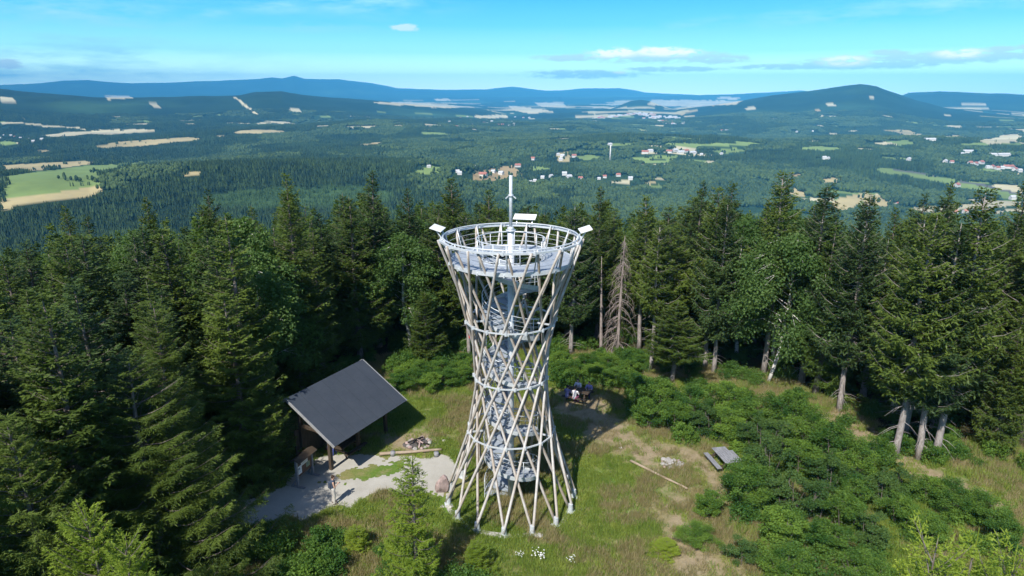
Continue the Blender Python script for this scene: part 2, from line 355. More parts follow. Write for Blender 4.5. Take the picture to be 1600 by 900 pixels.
def make_terrain():
    azs = np.concatenate([np.arange(-180, -44, 4.0), np.arange(-44, 44.001, .1), np.arange(48, 180, 4.0)])
    rs = [0.6]; 
    while rs[-1] < 46000:
        r = rs[-1]; rs.append(r * (1.02 if r < 70 else 1.013 if r < 7000 else 1.02))
    rs = np.array(rs); A, Q = np.meshgrid(np.radians(azs), rs)
    x = Q * np.sin(A); y = CY + Q * np.cos(A); z = height(x, y)
    nr, na = x.shape
    j = np.arange(na); j2 = (j + 1) % na; i = np.arange(nr - 1)[:, None]
    f = np.stack(np.broadcast_arrays(i * na + j, i * na + j2, (i + 1) * na + j2, (i + 1) * na + j), -1).reshape(-1, 4)
    f = f[:, ::-1]
    me = bpy.data.meshes.new('ground'); v = np.stack([x, y, z], -1).reshape(-1, 3)
    me.vertices.add(len(v)); me.vertices.foreach_set('co', v.ravel()); me.loops.add(f.size); me.loops.foreach_set('vertex_index', f.ravel().astype(np.int32))
    me.polygons.add(len(f)); me.polygons.foreach_set('loop_start', np.arange(0, f.size, 4, dtype=np.int32)); me.polygons.foreach_set('loop_total', np.full(len(f), 4, dtype=np.int32))
    me.update(calc_edges=True); me.polygons.foreach_set('use_smooth', np.full(len(f), True))
    # land cover
    cov = landcover(v[:, 0], v[:, 1], v[:, 2])
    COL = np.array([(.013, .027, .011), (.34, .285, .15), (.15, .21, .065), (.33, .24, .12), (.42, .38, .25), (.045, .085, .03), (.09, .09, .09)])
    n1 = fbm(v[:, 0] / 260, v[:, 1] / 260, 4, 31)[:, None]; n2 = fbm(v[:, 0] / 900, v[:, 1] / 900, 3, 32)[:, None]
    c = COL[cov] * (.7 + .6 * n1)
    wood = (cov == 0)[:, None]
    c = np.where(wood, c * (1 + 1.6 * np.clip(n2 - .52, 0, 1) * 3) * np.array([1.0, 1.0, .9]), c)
    rho_ = np.hypot(v[:, 0], v[:, 1] - CY)[:, None]
    pale = (fbm(v[:, 0] / 1500, v[:, 1] / 600, 4, 37)[:, None] > .6) & (v[:, 2:3] < VAL + 60) & (rho_ > 7500) & wood
    c = np.where(pale, np.array([.36, .33, .2]) * (.7 + .6 * n1), c)
    a = me.attributes.new('cover', 'FLOAT_COLOR', 'POINT'); a.data.foreach_set('color', np.concatenate([c, np.ones((len(c), 1))], 1).ravel())
    near = np.hypot(v[:, 0], v[:, 1]) < 140
    def attr(name, fn, bad):
        q = np.full(len(v), bad, float); q[near] = fn(v[near, 0], v[near, 1]); b = me.attributes.new(name, 'FLOAT', 'POINT'); b.data.foreach_set('value', q)
    attr('lawn', lambda a_, b_: np.clip(sdf(a_, b_, CLEAR), -5, 5), -5)
    attr('dirt', lambda a_, b_: np.clip(np.max([sdf(a_, b_, p) for p in DIRT], 0), -3, 3), -3)
    b = me.attributes.new('farmask', 'FLOAT', 'POINT'); b.data.foreach_set('value', np.clip((np.hypot(v[:, 0], v[:, 1]) - 90) / 60, 0, 1))
    m, nt, out = new_mat('ground')
    geo = nd(nt, 'ShaderNodeNewGeometry'); P = geo.outputs['Position']
    at = lambda nm: nd(nt, 'ShaderNodeAttribute', attribute_name=nm)
    cover = at('cover').outputs['Color']; lawn = at('lawn').outputs['Fac']; dirt = at('dirt').outputs['Fac']; fm = at('farmask').outputs['Fac']
    nA = noise(nt, P, .35, 4); nB = noise(nt, P, 1.6, 4, .65); nC = noise(nt, P, 9.0, 3, .7); nF = noise(nt, P, .035, 5, .7)
    spy = nd(nt, 'ShaderNodeSeparateXYZ'); nt.links.new(P, spy.inputs[0]); nA = mth(nt, 'ADD', nA, mapr(nt, spy.outputs[1], -2.5, -8.0, 0, .14))
    grass = mixc(nt, mapr(nt, nA, .44, .62), (.13, .21, .035), (.27, .24, .10))
    grass = mixc(nt, mapr(nt, nB, .5, .75), grass, (.32, .26, .14))
    grass = mixc(nt, mapr(nt, nC, .3, .75, 0, .55), grass, (.05, .085, .02))
    soil = mixc(nt, mapr(nt, nB, .3, .7), (.24, .18, .11), (.35, .285, .18))
    soil = mixc(nt, mapr(nt, nC, .45, .8, 0, .6), soil, (.12, .11, .05))
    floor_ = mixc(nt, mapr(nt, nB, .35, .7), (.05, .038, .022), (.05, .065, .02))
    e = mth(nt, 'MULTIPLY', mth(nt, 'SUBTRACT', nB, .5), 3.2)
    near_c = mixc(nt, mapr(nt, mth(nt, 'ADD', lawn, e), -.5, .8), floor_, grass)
    near_c = mixc(nt, mapr(nt, mth(nt, 'ADD', dirt, e), -.7, .7), near_c, soil)
    nG = noise(nt, P, .0022, 6, .68); nF = mth(nt, 'MULTIPLY', mapr(nt, nG, .38, .62), mapr(nt, nF, .2, .8, .6, 1.4))
    farc = mixc(nt, mapr(nt, nF, .0, 1.0, 0, .85), cover, mixc(nt, 1.0, cover, (1.45, 1.42, 1.3), 'MULTIPLY'))
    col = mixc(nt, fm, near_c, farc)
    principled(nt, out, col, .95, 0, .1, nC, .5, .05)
    me.materials.append(m); o = bpy.data.objects.new('ground', me); link(o); tag(o, 'hill clearing, wooded slopes, valley fields and blue mountain ridges', None, None, 'structure')
    return o
def landcover(x, y, z):
    px, py = proj(x, y, z); rho = np.hypot(x, y - CY)
    wob = (fbm(x / 60, y / 60, 3, 77) - .5)
    px = px + wob * 5; py = py + wob * 1.6
    cov = np.zeros(len(x), int); ok = (rho > 900) & (y > CY)
    nf = fbm(x / 240, y / 110, 3, 91); open2 = ok & (rho > 1900) & (rho < 7600) & (nf > .70) & ((px > 660) | (rho > 4500)) & (z < VAL + 70); cov[open2] = np.where(fbm(x[open2] / 500, y[open2] / 500, 2, 92) > .5, 4, 2)
    for k, poly in FIELDS: cov[ok & inpoly(px, py, poly)] = k
    return cov
make_terrain()

# ------------------------------------------------------------------ haze
hm, nt, out = new_mat('haze'); pv = nd(nt, 'ShaderNodeVolumePrincipled')
pv.inputs['Color'].default_value = (.11, .55, 1.0, 1); pv.inputs['Density'].default_value = 5.2e-5; pv.inputs['Anisotropy'].default_value = -0.5
pv.inputs['Density Attribute'].default_value = ''
nt.links.new(pv.outputs[0], out.inputs['Volume'])
try: hm.cycles.homogeneous_volume = True
except Exception: pass
g = G(); g.box((0, 7000, 160), (64000, 52000, 1280)); hb = g.build('haze', hm); tag(hb, None, None, None, 'stuff')

# ------------------------------------------------------------------ materials of things
def wood_mat(name, c1, c2, scale=3.0, stretch=(6, 6, .6), rough=.75, coord='Object'):
    m, nt, out = new_mat(name); t = nd(nt, 'ShaderNodeTexCoord'); mp = nd(nt, 'ShaderNodeMapping'); mp.inputs['Scale'].default_value = stretch
    nt.links.new(t.outputs[coord], mp.inputs[0]); n1 = noise(nt, mp.outputs[0], scale, 5, .65); n2 = noise(nt, t.outputs[coord], 1.3, 3)
    c = mixc(nt, mapr(nt, n1, .36, .66), c1, c2); c = mixc(nt, mapr(nt, n2, .45, .7, 0, .6), c, c1)
    principled(nt, out, c, rough, 0, .3, n1, .3, .01); return m
def plain(name, col, rough=.7, metal=0.0, var=.15, scale=6.0, spec=.3):
    m, nt, out = new_mat(name); t = nd(nt, 'ShaderNodeTexCoord'); n1 = noise(nt, t.outputs['Object'], scale, 4, .6)
    c = mixc(nt, mapr(nt, n1, .3, .7), tuple(q * (1 - var) for q in col), tuple(min(1, q * (1 + var)) for q in col))
    principled(nt, out, c, rough, metal, spec, n1, .15, .01); return m
def log_mat():                                  # larch poles: silvered wood with tan streaks; tint paints the shaded side
    m, nt, out = new_mat('weathered_larch'); t = nd(nt, 'ShaderNodeTexCoord'); oi = nd(nt, 'ShaderNodeObjectInfo')
    n1 = noise(nt, t.outputs['Object'], 3.5, 5, .75); n2 = noise(nt, t.outputs['Object'], .55, 3, .6)
    a = nd(nt, 'ShaderNodeAttribute', attribute_name='tint')
    c = mixc(nt, mapr(nt, n1, .35, .65), (.42, .40, .37), (.64, .625, .60))
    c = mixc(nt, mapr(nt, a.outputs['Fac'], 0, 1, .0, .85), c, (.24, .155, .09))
    c = mixc(nt, mapr(nt, n2, .48, .62, 0, .5), c, (.36, .28, .2))
    principled(nt, out, c, .7, 0, .3, n1, .4, .01); return m
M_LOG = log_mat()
M_STEEL = plain('galvanised_steel', (.62, .65, .67), .42, .25, .12, 9)
M_GRATE = None
def grate_mat():
    m, nt, out = new_mat('steel_grating'); t = nd(nt, 'ShaderNodeTexCoord'); w = nd(nt, 'ShaderNodeTexWave'); w.inputs['Scale'].default_value = 9; w.inputs['Distortion'].default_value = .2
    nt.links.new(t.outputs['Object'], w.inputs[0]); n = noise(nt, t.outputs['Object'], 3, 4)
    c = mixc(nt, mapr(nt, w.outputs[1], .2, .8), (.33, .37, .42), (.46, .51, .57)); c = mixc(nt, mapr(nt, n, .4, .7, 0, .5), c, (.26, .29, .34))
    principled(nt, out, c, .55, .2, .4, w.outputs[1], .4, .01); return m
M_GRATE = grate_mat()
M_WHITE = plain('white_board', (.82, .82, .80), .4, 0, .03, 4)
M_CONC = plain('concrete', (.42, .40, .36), .9, 0, .2, 5)
M_DWOOD = wood_mat('dark_stained_timber', (.045, .032, .022), (.10, .075, .052))
M_GWOOD = wood_mat('grey_weathered_planks', (.17, .17, .18), (.36, .36, .38), 3, (1, 8, 8))
M_LOGB = wood_mat('pale_peeled_log', (.27, .20, .14), (.42, .34, .26), 3, (1, 8, 8))
M_ROCK = plain('pinkish_rock', (.36, .27, .25), .9, 0, .35, 4)
M_STONE = plain('grey_stone', (.34, .32, .30), .9, 0, .35, 7)
M_ASH = plain('ash', (.10, .09, .085), 1, 0, .4, 9)
M_CHAR = plain('charred_wood', (.03, .026, .024), .95, 0, .5, 9)

# ------------------------------------------------------------------ lookout tower
TX, TY, NS, PHI, RB, HT = -.06, 0.0, 15, R(117), 3.56, 15.0
def ang(a, r, z): return np.array((r * math.sin(a), -r * math.cos(a), z))   # a from the front, towards the right
A0 = R(-5.8)
def tower():
    t = empty('lookout_tower', (TX, TY, 0), 0, 'tall hourglass lattice lookout tower of pale larch poles with spiral stair and round deck', 'lookout tower')
    def radius(z): s = 2 * z / HT - 1; w = RB * math.cos(PHI / 2); return math.sqrt(w * w + (RB * RB - w * w) * s * s)
    rg = np.random.default_rng(3)
    for k in range(NS):
        for sgn in (-1, 1):
            a = A0 + k * 2 * math.pi / NS
            off = .10 * (1 if sgn > 0 else -1) + .02
            p0 = ang(a, RB + off, .22); p1 = ang(a + sgn * PHI, RB + off, HT)
            g = G(); pts = [p0 + (p1 - p0) * q for q in np.linspace(0, 1, 26)]
            seg = 10; g.tube(pts, [.076 - .012 * q for q in np.linspace(0, 1, 26)], seg)
            v = g.v[0]; n = 26 * seg                      # right and under faces, away from the sun: shade painted in as tan
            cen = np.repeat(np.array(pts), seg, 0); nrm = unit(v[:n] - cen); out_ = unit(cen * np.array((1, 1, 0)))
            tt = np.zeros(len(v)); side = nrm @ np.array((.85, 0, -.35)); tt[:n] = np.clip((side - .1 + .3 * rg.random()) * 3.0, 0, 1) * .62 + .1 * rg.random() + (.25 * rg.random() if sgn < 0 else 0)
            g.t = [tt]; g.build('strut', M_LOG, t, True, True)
        g = G(); f = ang(a, RB, 0); g.tube([f + (0, 0, .02), f + (0, 0, .5)], [.15, .13], 10); g.box(f + np.array((0, 0, .03)), (.42, .42, .06), a)
        g.build('foot', M_STEEL, t)
    def bars(name, z, r, w, h, shift=0.0, collar=True):
        g = G()
        for k in range(NS):
            a = A0 + (k + shift) * 2 * math.pi / NS; b = a + 2 * math.pi / NS
            p, q = ang(a, r, z), ang(b, r, z); g.beam(p, q, w, h)
            if collar:
                g.tube([p + (0, 0, -.09), p + (0, 0, .09)], [.075, .075], 8); u = ang(a, .2, 0); g.beam(p - u, p + u * .35, .07, .1)
        return g.build(name, M_STEEL, t)
    for tt_, sh2 in ((.29, 0), (.5, .5), (.71, 0)):
        z = HT * tt_; bars('ring_beam', z, radius(z) + .13, .065, .07, sh2)
        for k in range(0, NS, 3):
            a = A0 + k * 2 * math.pi / NS; g = G(); g.beam(ang(a + sh2 * 2 * math.pi / NS, radius(z) + .1, z), ang(a + sh2 * 2 * math.pi / NS, 1.48, z), .06, .08); g.build('brace', M_STEEL, t)
    bars('top_ring', HT - .02, RB + .03, .12, .10)
    # deck
    zd = HT - 1.05; N = 60
    g = G(); ri, ro = 1.72, 3.12
    for k in range(N):
        a, b = 2 * math.pi * k / N, 2 * math.pi * (k + 1) / N
        g.add([ang(a, ri, zd), ang(b, ri, zd), ang(b, ro, zd), ang(a, ro, zd), ang(a, ri, zd - .06), ang(b, ri, zd - .06), ang(b, ro, zd - .06), ang(a, ro, zd - .06)],
              [(3, 2, 1, 0), (4, 5, 6, 7)])
    g.build('deck', M_GRATE, t)
    g = G()
    for r, h in ((ro + .02, .2), (ri - .02, .2)):
        for k in range(N): g.beam(ang(2 * math.pi * k / N, r, zd - .07), ang(2 * math.pi * (k + 1) / N, r, zd - .07), .05, h)
    for k in range(NS): a = A0 + k * 2 * math.pi / NS; g.beam(ang(a, ri, zd - .14), ang(a, radius(zd) + .02, zd - .14), .07, .14)
    g.build('deck_frame', M_STEEL, t)
    g = G()
    for k in range(N): g.tube([ang(2 * math.pi * k / N, RB - .12, HT + .12), ang(2 * math.pi * (k + 1) / N, RB - .12, HT + .12)], .035, 6, False)
    for k in range(NS):
        a = A0 + k * 2 * math.pi / NS; g.beam(ang(a, RB - .12, HT + .12), ang(a, RB, HT - .02), .05); 
    g.build('handrail', M_STEEL, t, True)
    for r_, z_ in ((3.22, HT - .3), (3.16, HT - .55), (3.12, HT - .8)):
        g = G()
        for k in range(N): g.tube([ang(2 * math.pi * k / N, r_, z_), ang(2 * math.pi * (k + 1) / N, r_, z_)], .009, 4, False)
        g.build('rail_wire', M_STEEL, t)
    for k in range(NS):
        a = A0 + (k + .12) * 2 * math.pi / NS; g = G(); g.tube([ang(a, 3.08, zd), ang(a, RB - .12, HT + .1)], .036, 6)
        g.build('guard_post', M_STEEL, t, True)
    # inner railing round the stair opening (open where the stair arrives)
    g = G(); open0, open1 = R(15), R(62); M2 = 40
    def inr(q): return open1 + (2 * math.pi - (open1 - open0)) * q
    for zz, rr in ((zd + 1.02, .03), (zd + .55, .012), (zd + .12, .012)):
        for k in range(M2): g.tube([ang(inr(k / M2), 1.74, zz), ang(inr((k + 1) / M2), 1.74, zz)], rr, 6, False)
    for k in range(15): a = inr(k / 14); g.tube([ang(a, 1.74, zd - .1), ang(a, 1.74, zd + 1.02)], .024, 6)
    g.build('inner_railing', M_STEEL, t, True)
    # central column and mast
    g = G(); g.tube([(0, 0, -.2), (0, 0, HT + .35)], .17, 16); g.tube([(0, 0, HT + .35), (0, 0, HT + .42)], .25, 16); g.tube([(0, 0, HT + .42), (0, 0, HT + .58)], [.2, .11], 12)
    g.build('central_column', M_STEEL, t, True)
    g = G(); g.tube([(0, 0, HT + .5), (0, 0, HT + 3.15)], .085, 12); g.tube([(0, 0, HT + 2.1), (0, 0, HT + 2.2)], .13, 12); ms = g.build('mast', M_STEEL, t, True)
    for sg in (-1, 1): g = G(); g.beam((sg * .08, 0, HT + 2.16), (sg * .26, -.03, HT + 2.0), .05); g.build('mast_bracket', M_STEEL, ms)
    # spiral stair
    pitch = 2.72; nt_ = 76; dz = (zd - .16) / nt_
    def sa(z): return -(z - 2.2) / pitch * 2 * math.pi
    zs = [dz * (i + 1) for i in range(nt_)]
    for z in zs:
        a = sa(z); b = a - dz / pitch * 2 * math.pi * 1.12; g = G(); 
        q = [ang(a, .17, z), ang(b, .17, z), ang(b, 1.46, z), ang(a, 1.46, z)]; lo = [p - (0, 0, .045) for p in q]
        g.add(q + lo, [(3, 2, 1, 0), (4, 5, 6, 7), (0, 1, 5, 4), (1, 2, 6, 5), (2, 3, 7, 6), (3, 0, 4, 7)])
        g.beam(ang(a, .2, z - .06), ang(a, 1.46, z - .06), .03, .11)
        g.build('stair_tread', M_GRATE, t)
    g = G(); g2 = G(); zz = np.linspace(.1, zd - .1, 150)
    for r_, o_, w_, h_, G_ in ((1.50, -.06, .03, .22, g), ):
        for i in range(149): G_.beam(ang(sa(zz[i]), r_, zz[i] + o_), ang(sa(zz[i + 1]), r_, zz[i + 1] + o_), w_, h_)
    g.build('stringer', M_STEEL, t)
    g2.tube([ang(sa(z), 1.50, z + .98) for z in zz], .022, 6)
    for o_ in (.3, .52, .75): g2.tube([ang(sa(z), 1.50, z + o_) for z in zz], .009, 4)
    for z in zs[::2]: g2.tube([ang(sa(z), 1.50, z - .1), ang(sa(z), 1.50, z + .98)], .02, 5)
    g2.build('stair_railing', M_STEEL, t, True)
    # panorama boards on the rim
    for a, wd in ((R(-97), 1.15), (R(168), 1.25), (R(92), 1.15)):
        c = ang(a, RB + .22, HT + .42); u = np.array((math.cos(a), math.sin(a), 0)); n_ = ang(a, 1, 0); tl = unit(n_ + np.array((0, 0, .32)))
        up = np.cross(u, tl); g = G(); g.box(c, (wd, .62, .035), m=np.stack([u, tl, up], 1))
        b = g.build('panorama_board', M_WHITE, t)
        for s in (-1, 1): g = G(); g.beam(ang(a, RB - .05, HT) + u * s * wd * .35, c + u * s * wd * .35 - (0, 0, .03), .05); g.build('bracket', M_STEEL, b)
    g = G(); N2 = 90                                 # concrete footing ring, overgrown in places
    for k in range(N2):
        a, b = 2 * math.pi * k / N2, 2 * math.pi * (k + 1.0) / N2; 
        r1, r2 = RB - .14, RB + .16; z1 = .03 + .05 * math.sin(k * .37 + 1.2) * math.sin(k * .16) - (.06 if -.2 < math.sin(a - 1.2) else 0)
        g.add([ang(a, r1, z1), ang(b, r1, z1), ang(b, r2, z1), ang(a, r2, z1), ang(a, r1, -.1), ang(b, r1, -.1), ang(b, r2, -.1), ang(a, r2, -.1)],
              [(3, 2, 1, 0), (0, 1, 5, 4), (2, 3, 7, 6)])
    g.build('footing', M_CONC, t)
tower()

# ------------------------------------------------------------------ shelter
def shelter():
    e0 = np.array(GP(517, 702, 2.35)); e1 = np.array(GP(632, 628, 2.35)); d = unit((e1 - e0)[None])[0]; e0 = e0 + d * .3; e1 = e1 + d * .2; n = np.array((-d[1], d[0], 0))
    L = np.linalg.norm(e1 - e0); run, rz, RB2 = 3.55, 2.25, .22
    t = empty('shelter', tuple(e0 * (1, 1, 0)), math.atan2(d[1], d[0]), 'open timber hiking shelter with a dark grey gabled roof beside the gravel path', 'shelter')
    # local: x along eave, y towards ridge (n), z up
    M_ROOF = None
    m, nt, out = new_mat('slate_felt_roof'); tcn = nd(nt, 'ShaderNodeTexCoord'); br = nd(nt, 'ShaderNodeTexBrick'); br.inputs['Scale'].default_value = 3.2
    br.inputs['Color1'].default_value = (.040, .050, .066, 1); br.inputs['Color2'].default_value = (.046, .056, .074, 1); br.inputs['Mortar'].default_value = (.036, .042, .052, 1); br.inputs['Mortar Size'].default_value = .012
    nt.links.new(tcn.outputs['Object'], br.inputs[0]); n1 = noise(nt, tcn.outputs['Object'], 1.1, 4, .6); c = mixc(nt, mapr(nt, n1, .35, .7, 0, .5), br.outputs[0], (.062, .072, .088)); n3 = noise(nt, tcn.outputs['Object'], 4.5, 5, .7); c = mixc(nt, mapr(nt, n3, .62, .75, 0, .5), c, (.06, .075, .035)); sx_ = nd(nt, 'ShaderNodeSeparateXYZ'); nt.links.new(tcn.outputs['Object'], sx_.inputs[0]); c = mixc(nt, mapr(nt, mth(nt, 'PINGPONG', sx_.outputs[0], .5), 0, .03, .6, 0), c, (.022, .026, .03))
    principled(nt, out, c, .72, 0, .35, n1, .2, .02)
    sl_ = math.hypot(run, rz); u = np.array((0, run, rz)) / sl_; up = np.cross((1, 0, 0), u)
    for sgn in (1, -1):
        g = G(); uu = np.array((0, run * sgn, -rz * (1 if sgn < 0 else -1))) if False else None
        yc = run / 2 if sgn > 0 else run + RB2 / 2
        mm = np.stack([(1, 0, 0), u, up], 1) if sgn > 0 else np.stack([(1, 0, 0), u * (1, -1, 1), -np.cross((1, 0, 0), u * (1, -1, 1))], 1)
        g.box((L / 2, yc, 2.35 + (rz / 2 if sgn > 0 else rz - rz * RB2 / run / 2)), (L, (sl_ + .02) if sgn > 0 else sl_ * RB2 / run, .07), m=mm); g.build('roof', m, t)
    MB_ = plain('painted_barge_board', (.28, .28, .28), .6)
    for x in (-.03, L + .03):
        g = G(); g.beam((x, 0, 2.35 - .03), (x, run, 2.35 + rz - .03), .045, .17)
        g.beam((x, run + RB2, 2.35 - .03 + rz * (1 - RB2 / run)), (x, run, 2.35 + rz - .03), .045, .17); g.build('barge_board', MB_, t)
    for x in (.95, L / 2, L - .7):
        for y, ph in ((1.3, 3.08), (run, 4.4)):
            g = G(); g.box((x, y, ph / 2), (.2, .2, ph)); g.build('post', M_DWOOD, t)
        g = G(); g.beam((x, 1.3, 2.42), (x, run, 2.42), .14, .2); g.beam((x, .1, 2.36), (x, run, 2.3 + rz), .1, .12)
        g.beam((x, 1.3, 1.7), (x, .6, 2.55), .1); g.build('truss', M_DWOOD, t)
        g = G(); g.beam((x, run, 4.3), (x, run + RB2, 3.95), .1); g.build('rafter', M_DWOOD, t)
    for y, z in ((1.3, 3.0), (run, 2.35 + rz - .2)):
        g = G(); g.beam((0, y, z), (L, y, z), .16, .18)
        for x in (.95, L / 2, L - .7):
            for s in (-1, 1):
                if 0 < x + s * .7 < L: g.beam((x, y, z - .75), (x + s * .7, y, z - .05), .09)
        g.build('purlin', M_DWOOD, t)
    g = G()
    for k in range(14): g.box((L / 2, run + .12, .12 + k * .156), (L - 1.0, .035, .15)); g.box((L / 2, run + .14, .12 + k * .156), (.1, .02, .16))
    g.build('back_wall', M_DWOOD, t)
    tag(t); return t, e0, d, n
SH, SE0, SD, SN = shelter()
def sh(x, y, z=0.0): return tuple(SE0 * (1, 1, 0) + SD * x + SN * y + np.array((0, 0, z)))
srz = math.atan2(SD[1], SD[0])

def picnic(loc, rz, label, mat, benches=True, L=1.9):
    t = empty('picnic_table', loc, rz, label, 'picnic table', None)
    g = G()
    for k in range(6): g.box((0, -.375 + k * .15, .75), (L, .135, .045))
    g.build('tabletop', mat, t)
    for s in (-1, 1):
        g = G(); 
        for k in range(2): g.box((0, s * .82 - .075 + k * .15, .45), (L, .14, .045))
        g.build('bench', mat, t)
    for s in (-1, 1):
        x = s * (L / 2 - .3)
        for q in (-1, 1): g = G(); g.beam((x, q * .62, 0), (x, q * .28, .72), .09, .05); g.build('leg', M_DWOOD, t)
        g = G(); g.box((x + .05, 0, .40), (.05, 1.86, .09)); g.box((x + .05, 0, .7), (.05, .8, .07)); g.build('crossbar', M_DWOOD, t)
    return t
tb = GP(1132, 728); picnic((tb[0], tb[1], 0), R(100), 'empty grey plank picnic table with bench at the edge of the right-hand shrubs', M_GWOOD)
pb = GP(903, 624); PBZ = R(-28); picnic((pb[0], pb[1], 0), PBZ, 'dark picnic table with four people round it in the tower\'s shadow', M_DWOOD)
PST = sh(3.0, 1.9); picnic(PST, srz, 'dark picnic table standing under the shelter roof', M_DWOOD)

# info board
def info_board():
    a = np.array(GP(466, 762)); b = np.array(GP(489, 742)); d = unit((b - a)[None])[0]; L = np.linalg.norm(b - a)
    t = empty('information_board', tuple(a), math.atan2(d[1], d[0]), 'wooden information board with small roof, papers and map beside the gravel path', 'information board')
    for x in (0, L):
        g = G(); g.box((x, 0, .85), (.13, .13, 1.7)); g.build('post', M_GWOOD, t)
        g = G(); g.beam((x, -.45, .03), (x, .45, .03), .12, .12); g.beam((x, .4, .06), (x, .02, .6), .07); g.build('foot', M_GWOOD, t)
    g = G(); g.box((L / 2, 0, 1.12), (L - .14, .05, .95)); p = g.build('panel', wood_mat('board_panel_brown', (.10, .055, .04), (.16, .10, .07)), t)
    for (x, z, w, h, c) in ((.25, 1.02, .36, .5, (.75, .78, .8)), (.72, 1.36, .62, .36, (.7, .7, .66)), (L - .42, 1.0, .34, .3, (.25, .33, .2))):
        if x + w / 2 > L - .1: x = L - .12 - w / 2
        g = G(); g.box((x, -.031, z), (w, .012, h)); s = g.build('poster', plain('printed_sheet', c, .5, 0, .05, 20), p)
        g = G(); n = int(h / .06)
        for k in range(1, n - 1): g.box((x - .02 * (k % 3), -.039, z + h / 2 - .03 - k * .06), (w * (.8 - .12 * (k % 3)), .003, .014))
        g.box((x - w * .2, -.040, z + h * .22), (w * .34, .003, h * .22)); g.build('print', plain('ink', (.10, .14, .22), .6), s)
    for sgn in (-1, 1):
        g = G(); g.box((L / 2, sgn * .17, 1.76), (L + .3, .4, .035), m=Matrix.Rotation(-sgn * R(28), 3, 'X')); g.build('roof', M_DWOOD, t)
info_board()

# ------------------------------------------------------------------ rocks, logs, fire rings
def rockmesh(name, seed, r, mat, sub=2):
    bm = bmesh.new(); bmesh.ops.create_icosphere(bm, subdivisions=sub + 1, radius=1)
    rg = random.Random(seed); dirs = [(Vector((rg.gauss(0, 1), rg.gauss(0, 1), rg.gauss(0, 1))).normalized(), rg.uniform(.55, .95)) for _ in range(9)]
    for v in bm.verts:
        for d, c in dirs:
            k = v.co.dot(d)
            if k > c: v.co -= d * (k - c)
        v.co += v.normal * rg.uniform(-.02, .02); v.co.x *= r[0]; v.co.y *= r[1]; v.co.z *= r[2]
    me = bpy.data.meshes.new(name); bm.to_mesh(me); bm.free(); me.materials.append(mat); return me
def rock(name, loc, r, seed, label, cat='rock', mat=None, group=None, rz=0.0):
    o = bpy.data.objects.new(name, rockmesh(name, seed, r, mat or M_STONE)); link(o); o.location = (loc[0], loc[1], loc[2] + r[2] * .55); o.rotation_euler = (0, 0, rz)
    return tag(o, label, cat, group)
rock('boulder', GP(691, 768), (.42, .38, .72), 4, 'upright pinkish boulder between the gravel path and the tower', 'boulder', M_ROCK)
def fire(px, py, rad, label, seed, n=14, logs=True, dark=True):
    c = GP(px, py); t = empty('fire_pit', c, 0, label, 'fire pit'); rg = random.Random(seed)
    g = G(); g.blobby((0, 0, -.02), (rad * (1.5 if logs else .8), rad * (1.1 if logs else .8), .1), 14, 6, .04, seed); g.build('ash_bed', M_ASH if dark else M_STONE, t, True)
    for k in range(n):
        a = 2 * math.pi * k / n + rg.uniform(-.1, .1); s = rg.uniform(.12, .2)
        o = bpy.data.objects.new('stone', rockmesh('stone', seed * 50 + k, (s, s * .8, s * .7), M_ROCK if k % 2 else M_STONE, 1)); link(o, t)
        o.location = (rad * math.cos(a) * rg.uniform(.9, 1.1), rad * math.sin(a) * rg.uniform(.9, 1.1), s * .4); o.rotation_euler = (0, 0, rg.uniform(0, 6))
    if logs:
        for k in range(6):
            a = rg.uniform(0, 3.14); r_ = rg.uniform(.3, .6); x, y = rg.uniform(-.3, .3), rg.uniform(-.3, .3); g = G()
            g.tube([(x - r_ * math.cos(a), y - r_ * math.sin(a), .12 + .04 * k), (x + r_ * math.cos(a), y + r_ * math.sin(a), .16 + .03 * k)], .055, 7); g.build('burnt_log', M_CHAR if k % 2 else M_ROCK, t, True)
    else:
        for k in range(16):
            s = rg.uniform(.1, .19); o = bpy.data.objects.new('stone', rockmesh('stone', seed * 90 + k, (s, s * .8, s * .7), M_STONE, 1)); link(o, t)
            o.location = (rg.uniform(-.5, .5), rg.uniform(-.4, .4), .1 + s * .4)
fire(655, 694, .75, 'dark fire pit of broken reddish stones behind the long log by the path', 2)
fire(1050, 726, .6, 'heap of pale grey stones ringing a fire pit on the lawn right of the tower', 5, 12, False, False)
def logobj(a, b, r, label, name='log', mat=M_LOGB, group=None, jag=.02):
    a = np.array(a); b = np.array(b); a[2] = b[2] = 0; o_ = (a + b) / 2; g = G(); pts = [(a - o_) + (b - a) * q + np.array((0, jag * math.sin(9 * q), r + .05)) for q in np.linspace(0, 1, 12)]
    g.tube(pts, np.linspace(r, r * .72, 12), 10); o = g.build(name, mat, None, True); o.location = tuple(o_); return tag(o, label, 'log', group)
logobj(GP(593, 713), GP(690, 706), .11, 'long pale peeled log lying along the gravel path by the fire pit')
logobj(GP(985, 723), GP(1074, 767), .085, 'thin pale pole lying diagonally across the lawn right of the tower')
for (px, py, lab) in ((682, 713, 'short dark log stump propping the right end of the long log'), (614, 712, 'small grey log stump under the left end of the long log')):
    g = G(); g.tube([(0, 0, 0), (0, 0, .3)], [.17, .15], 12); tag(g.build('stump', M_GWOOD, None, True, loc=GP(px, py)), lab, 'stump')
rs_ = random.Random(12)
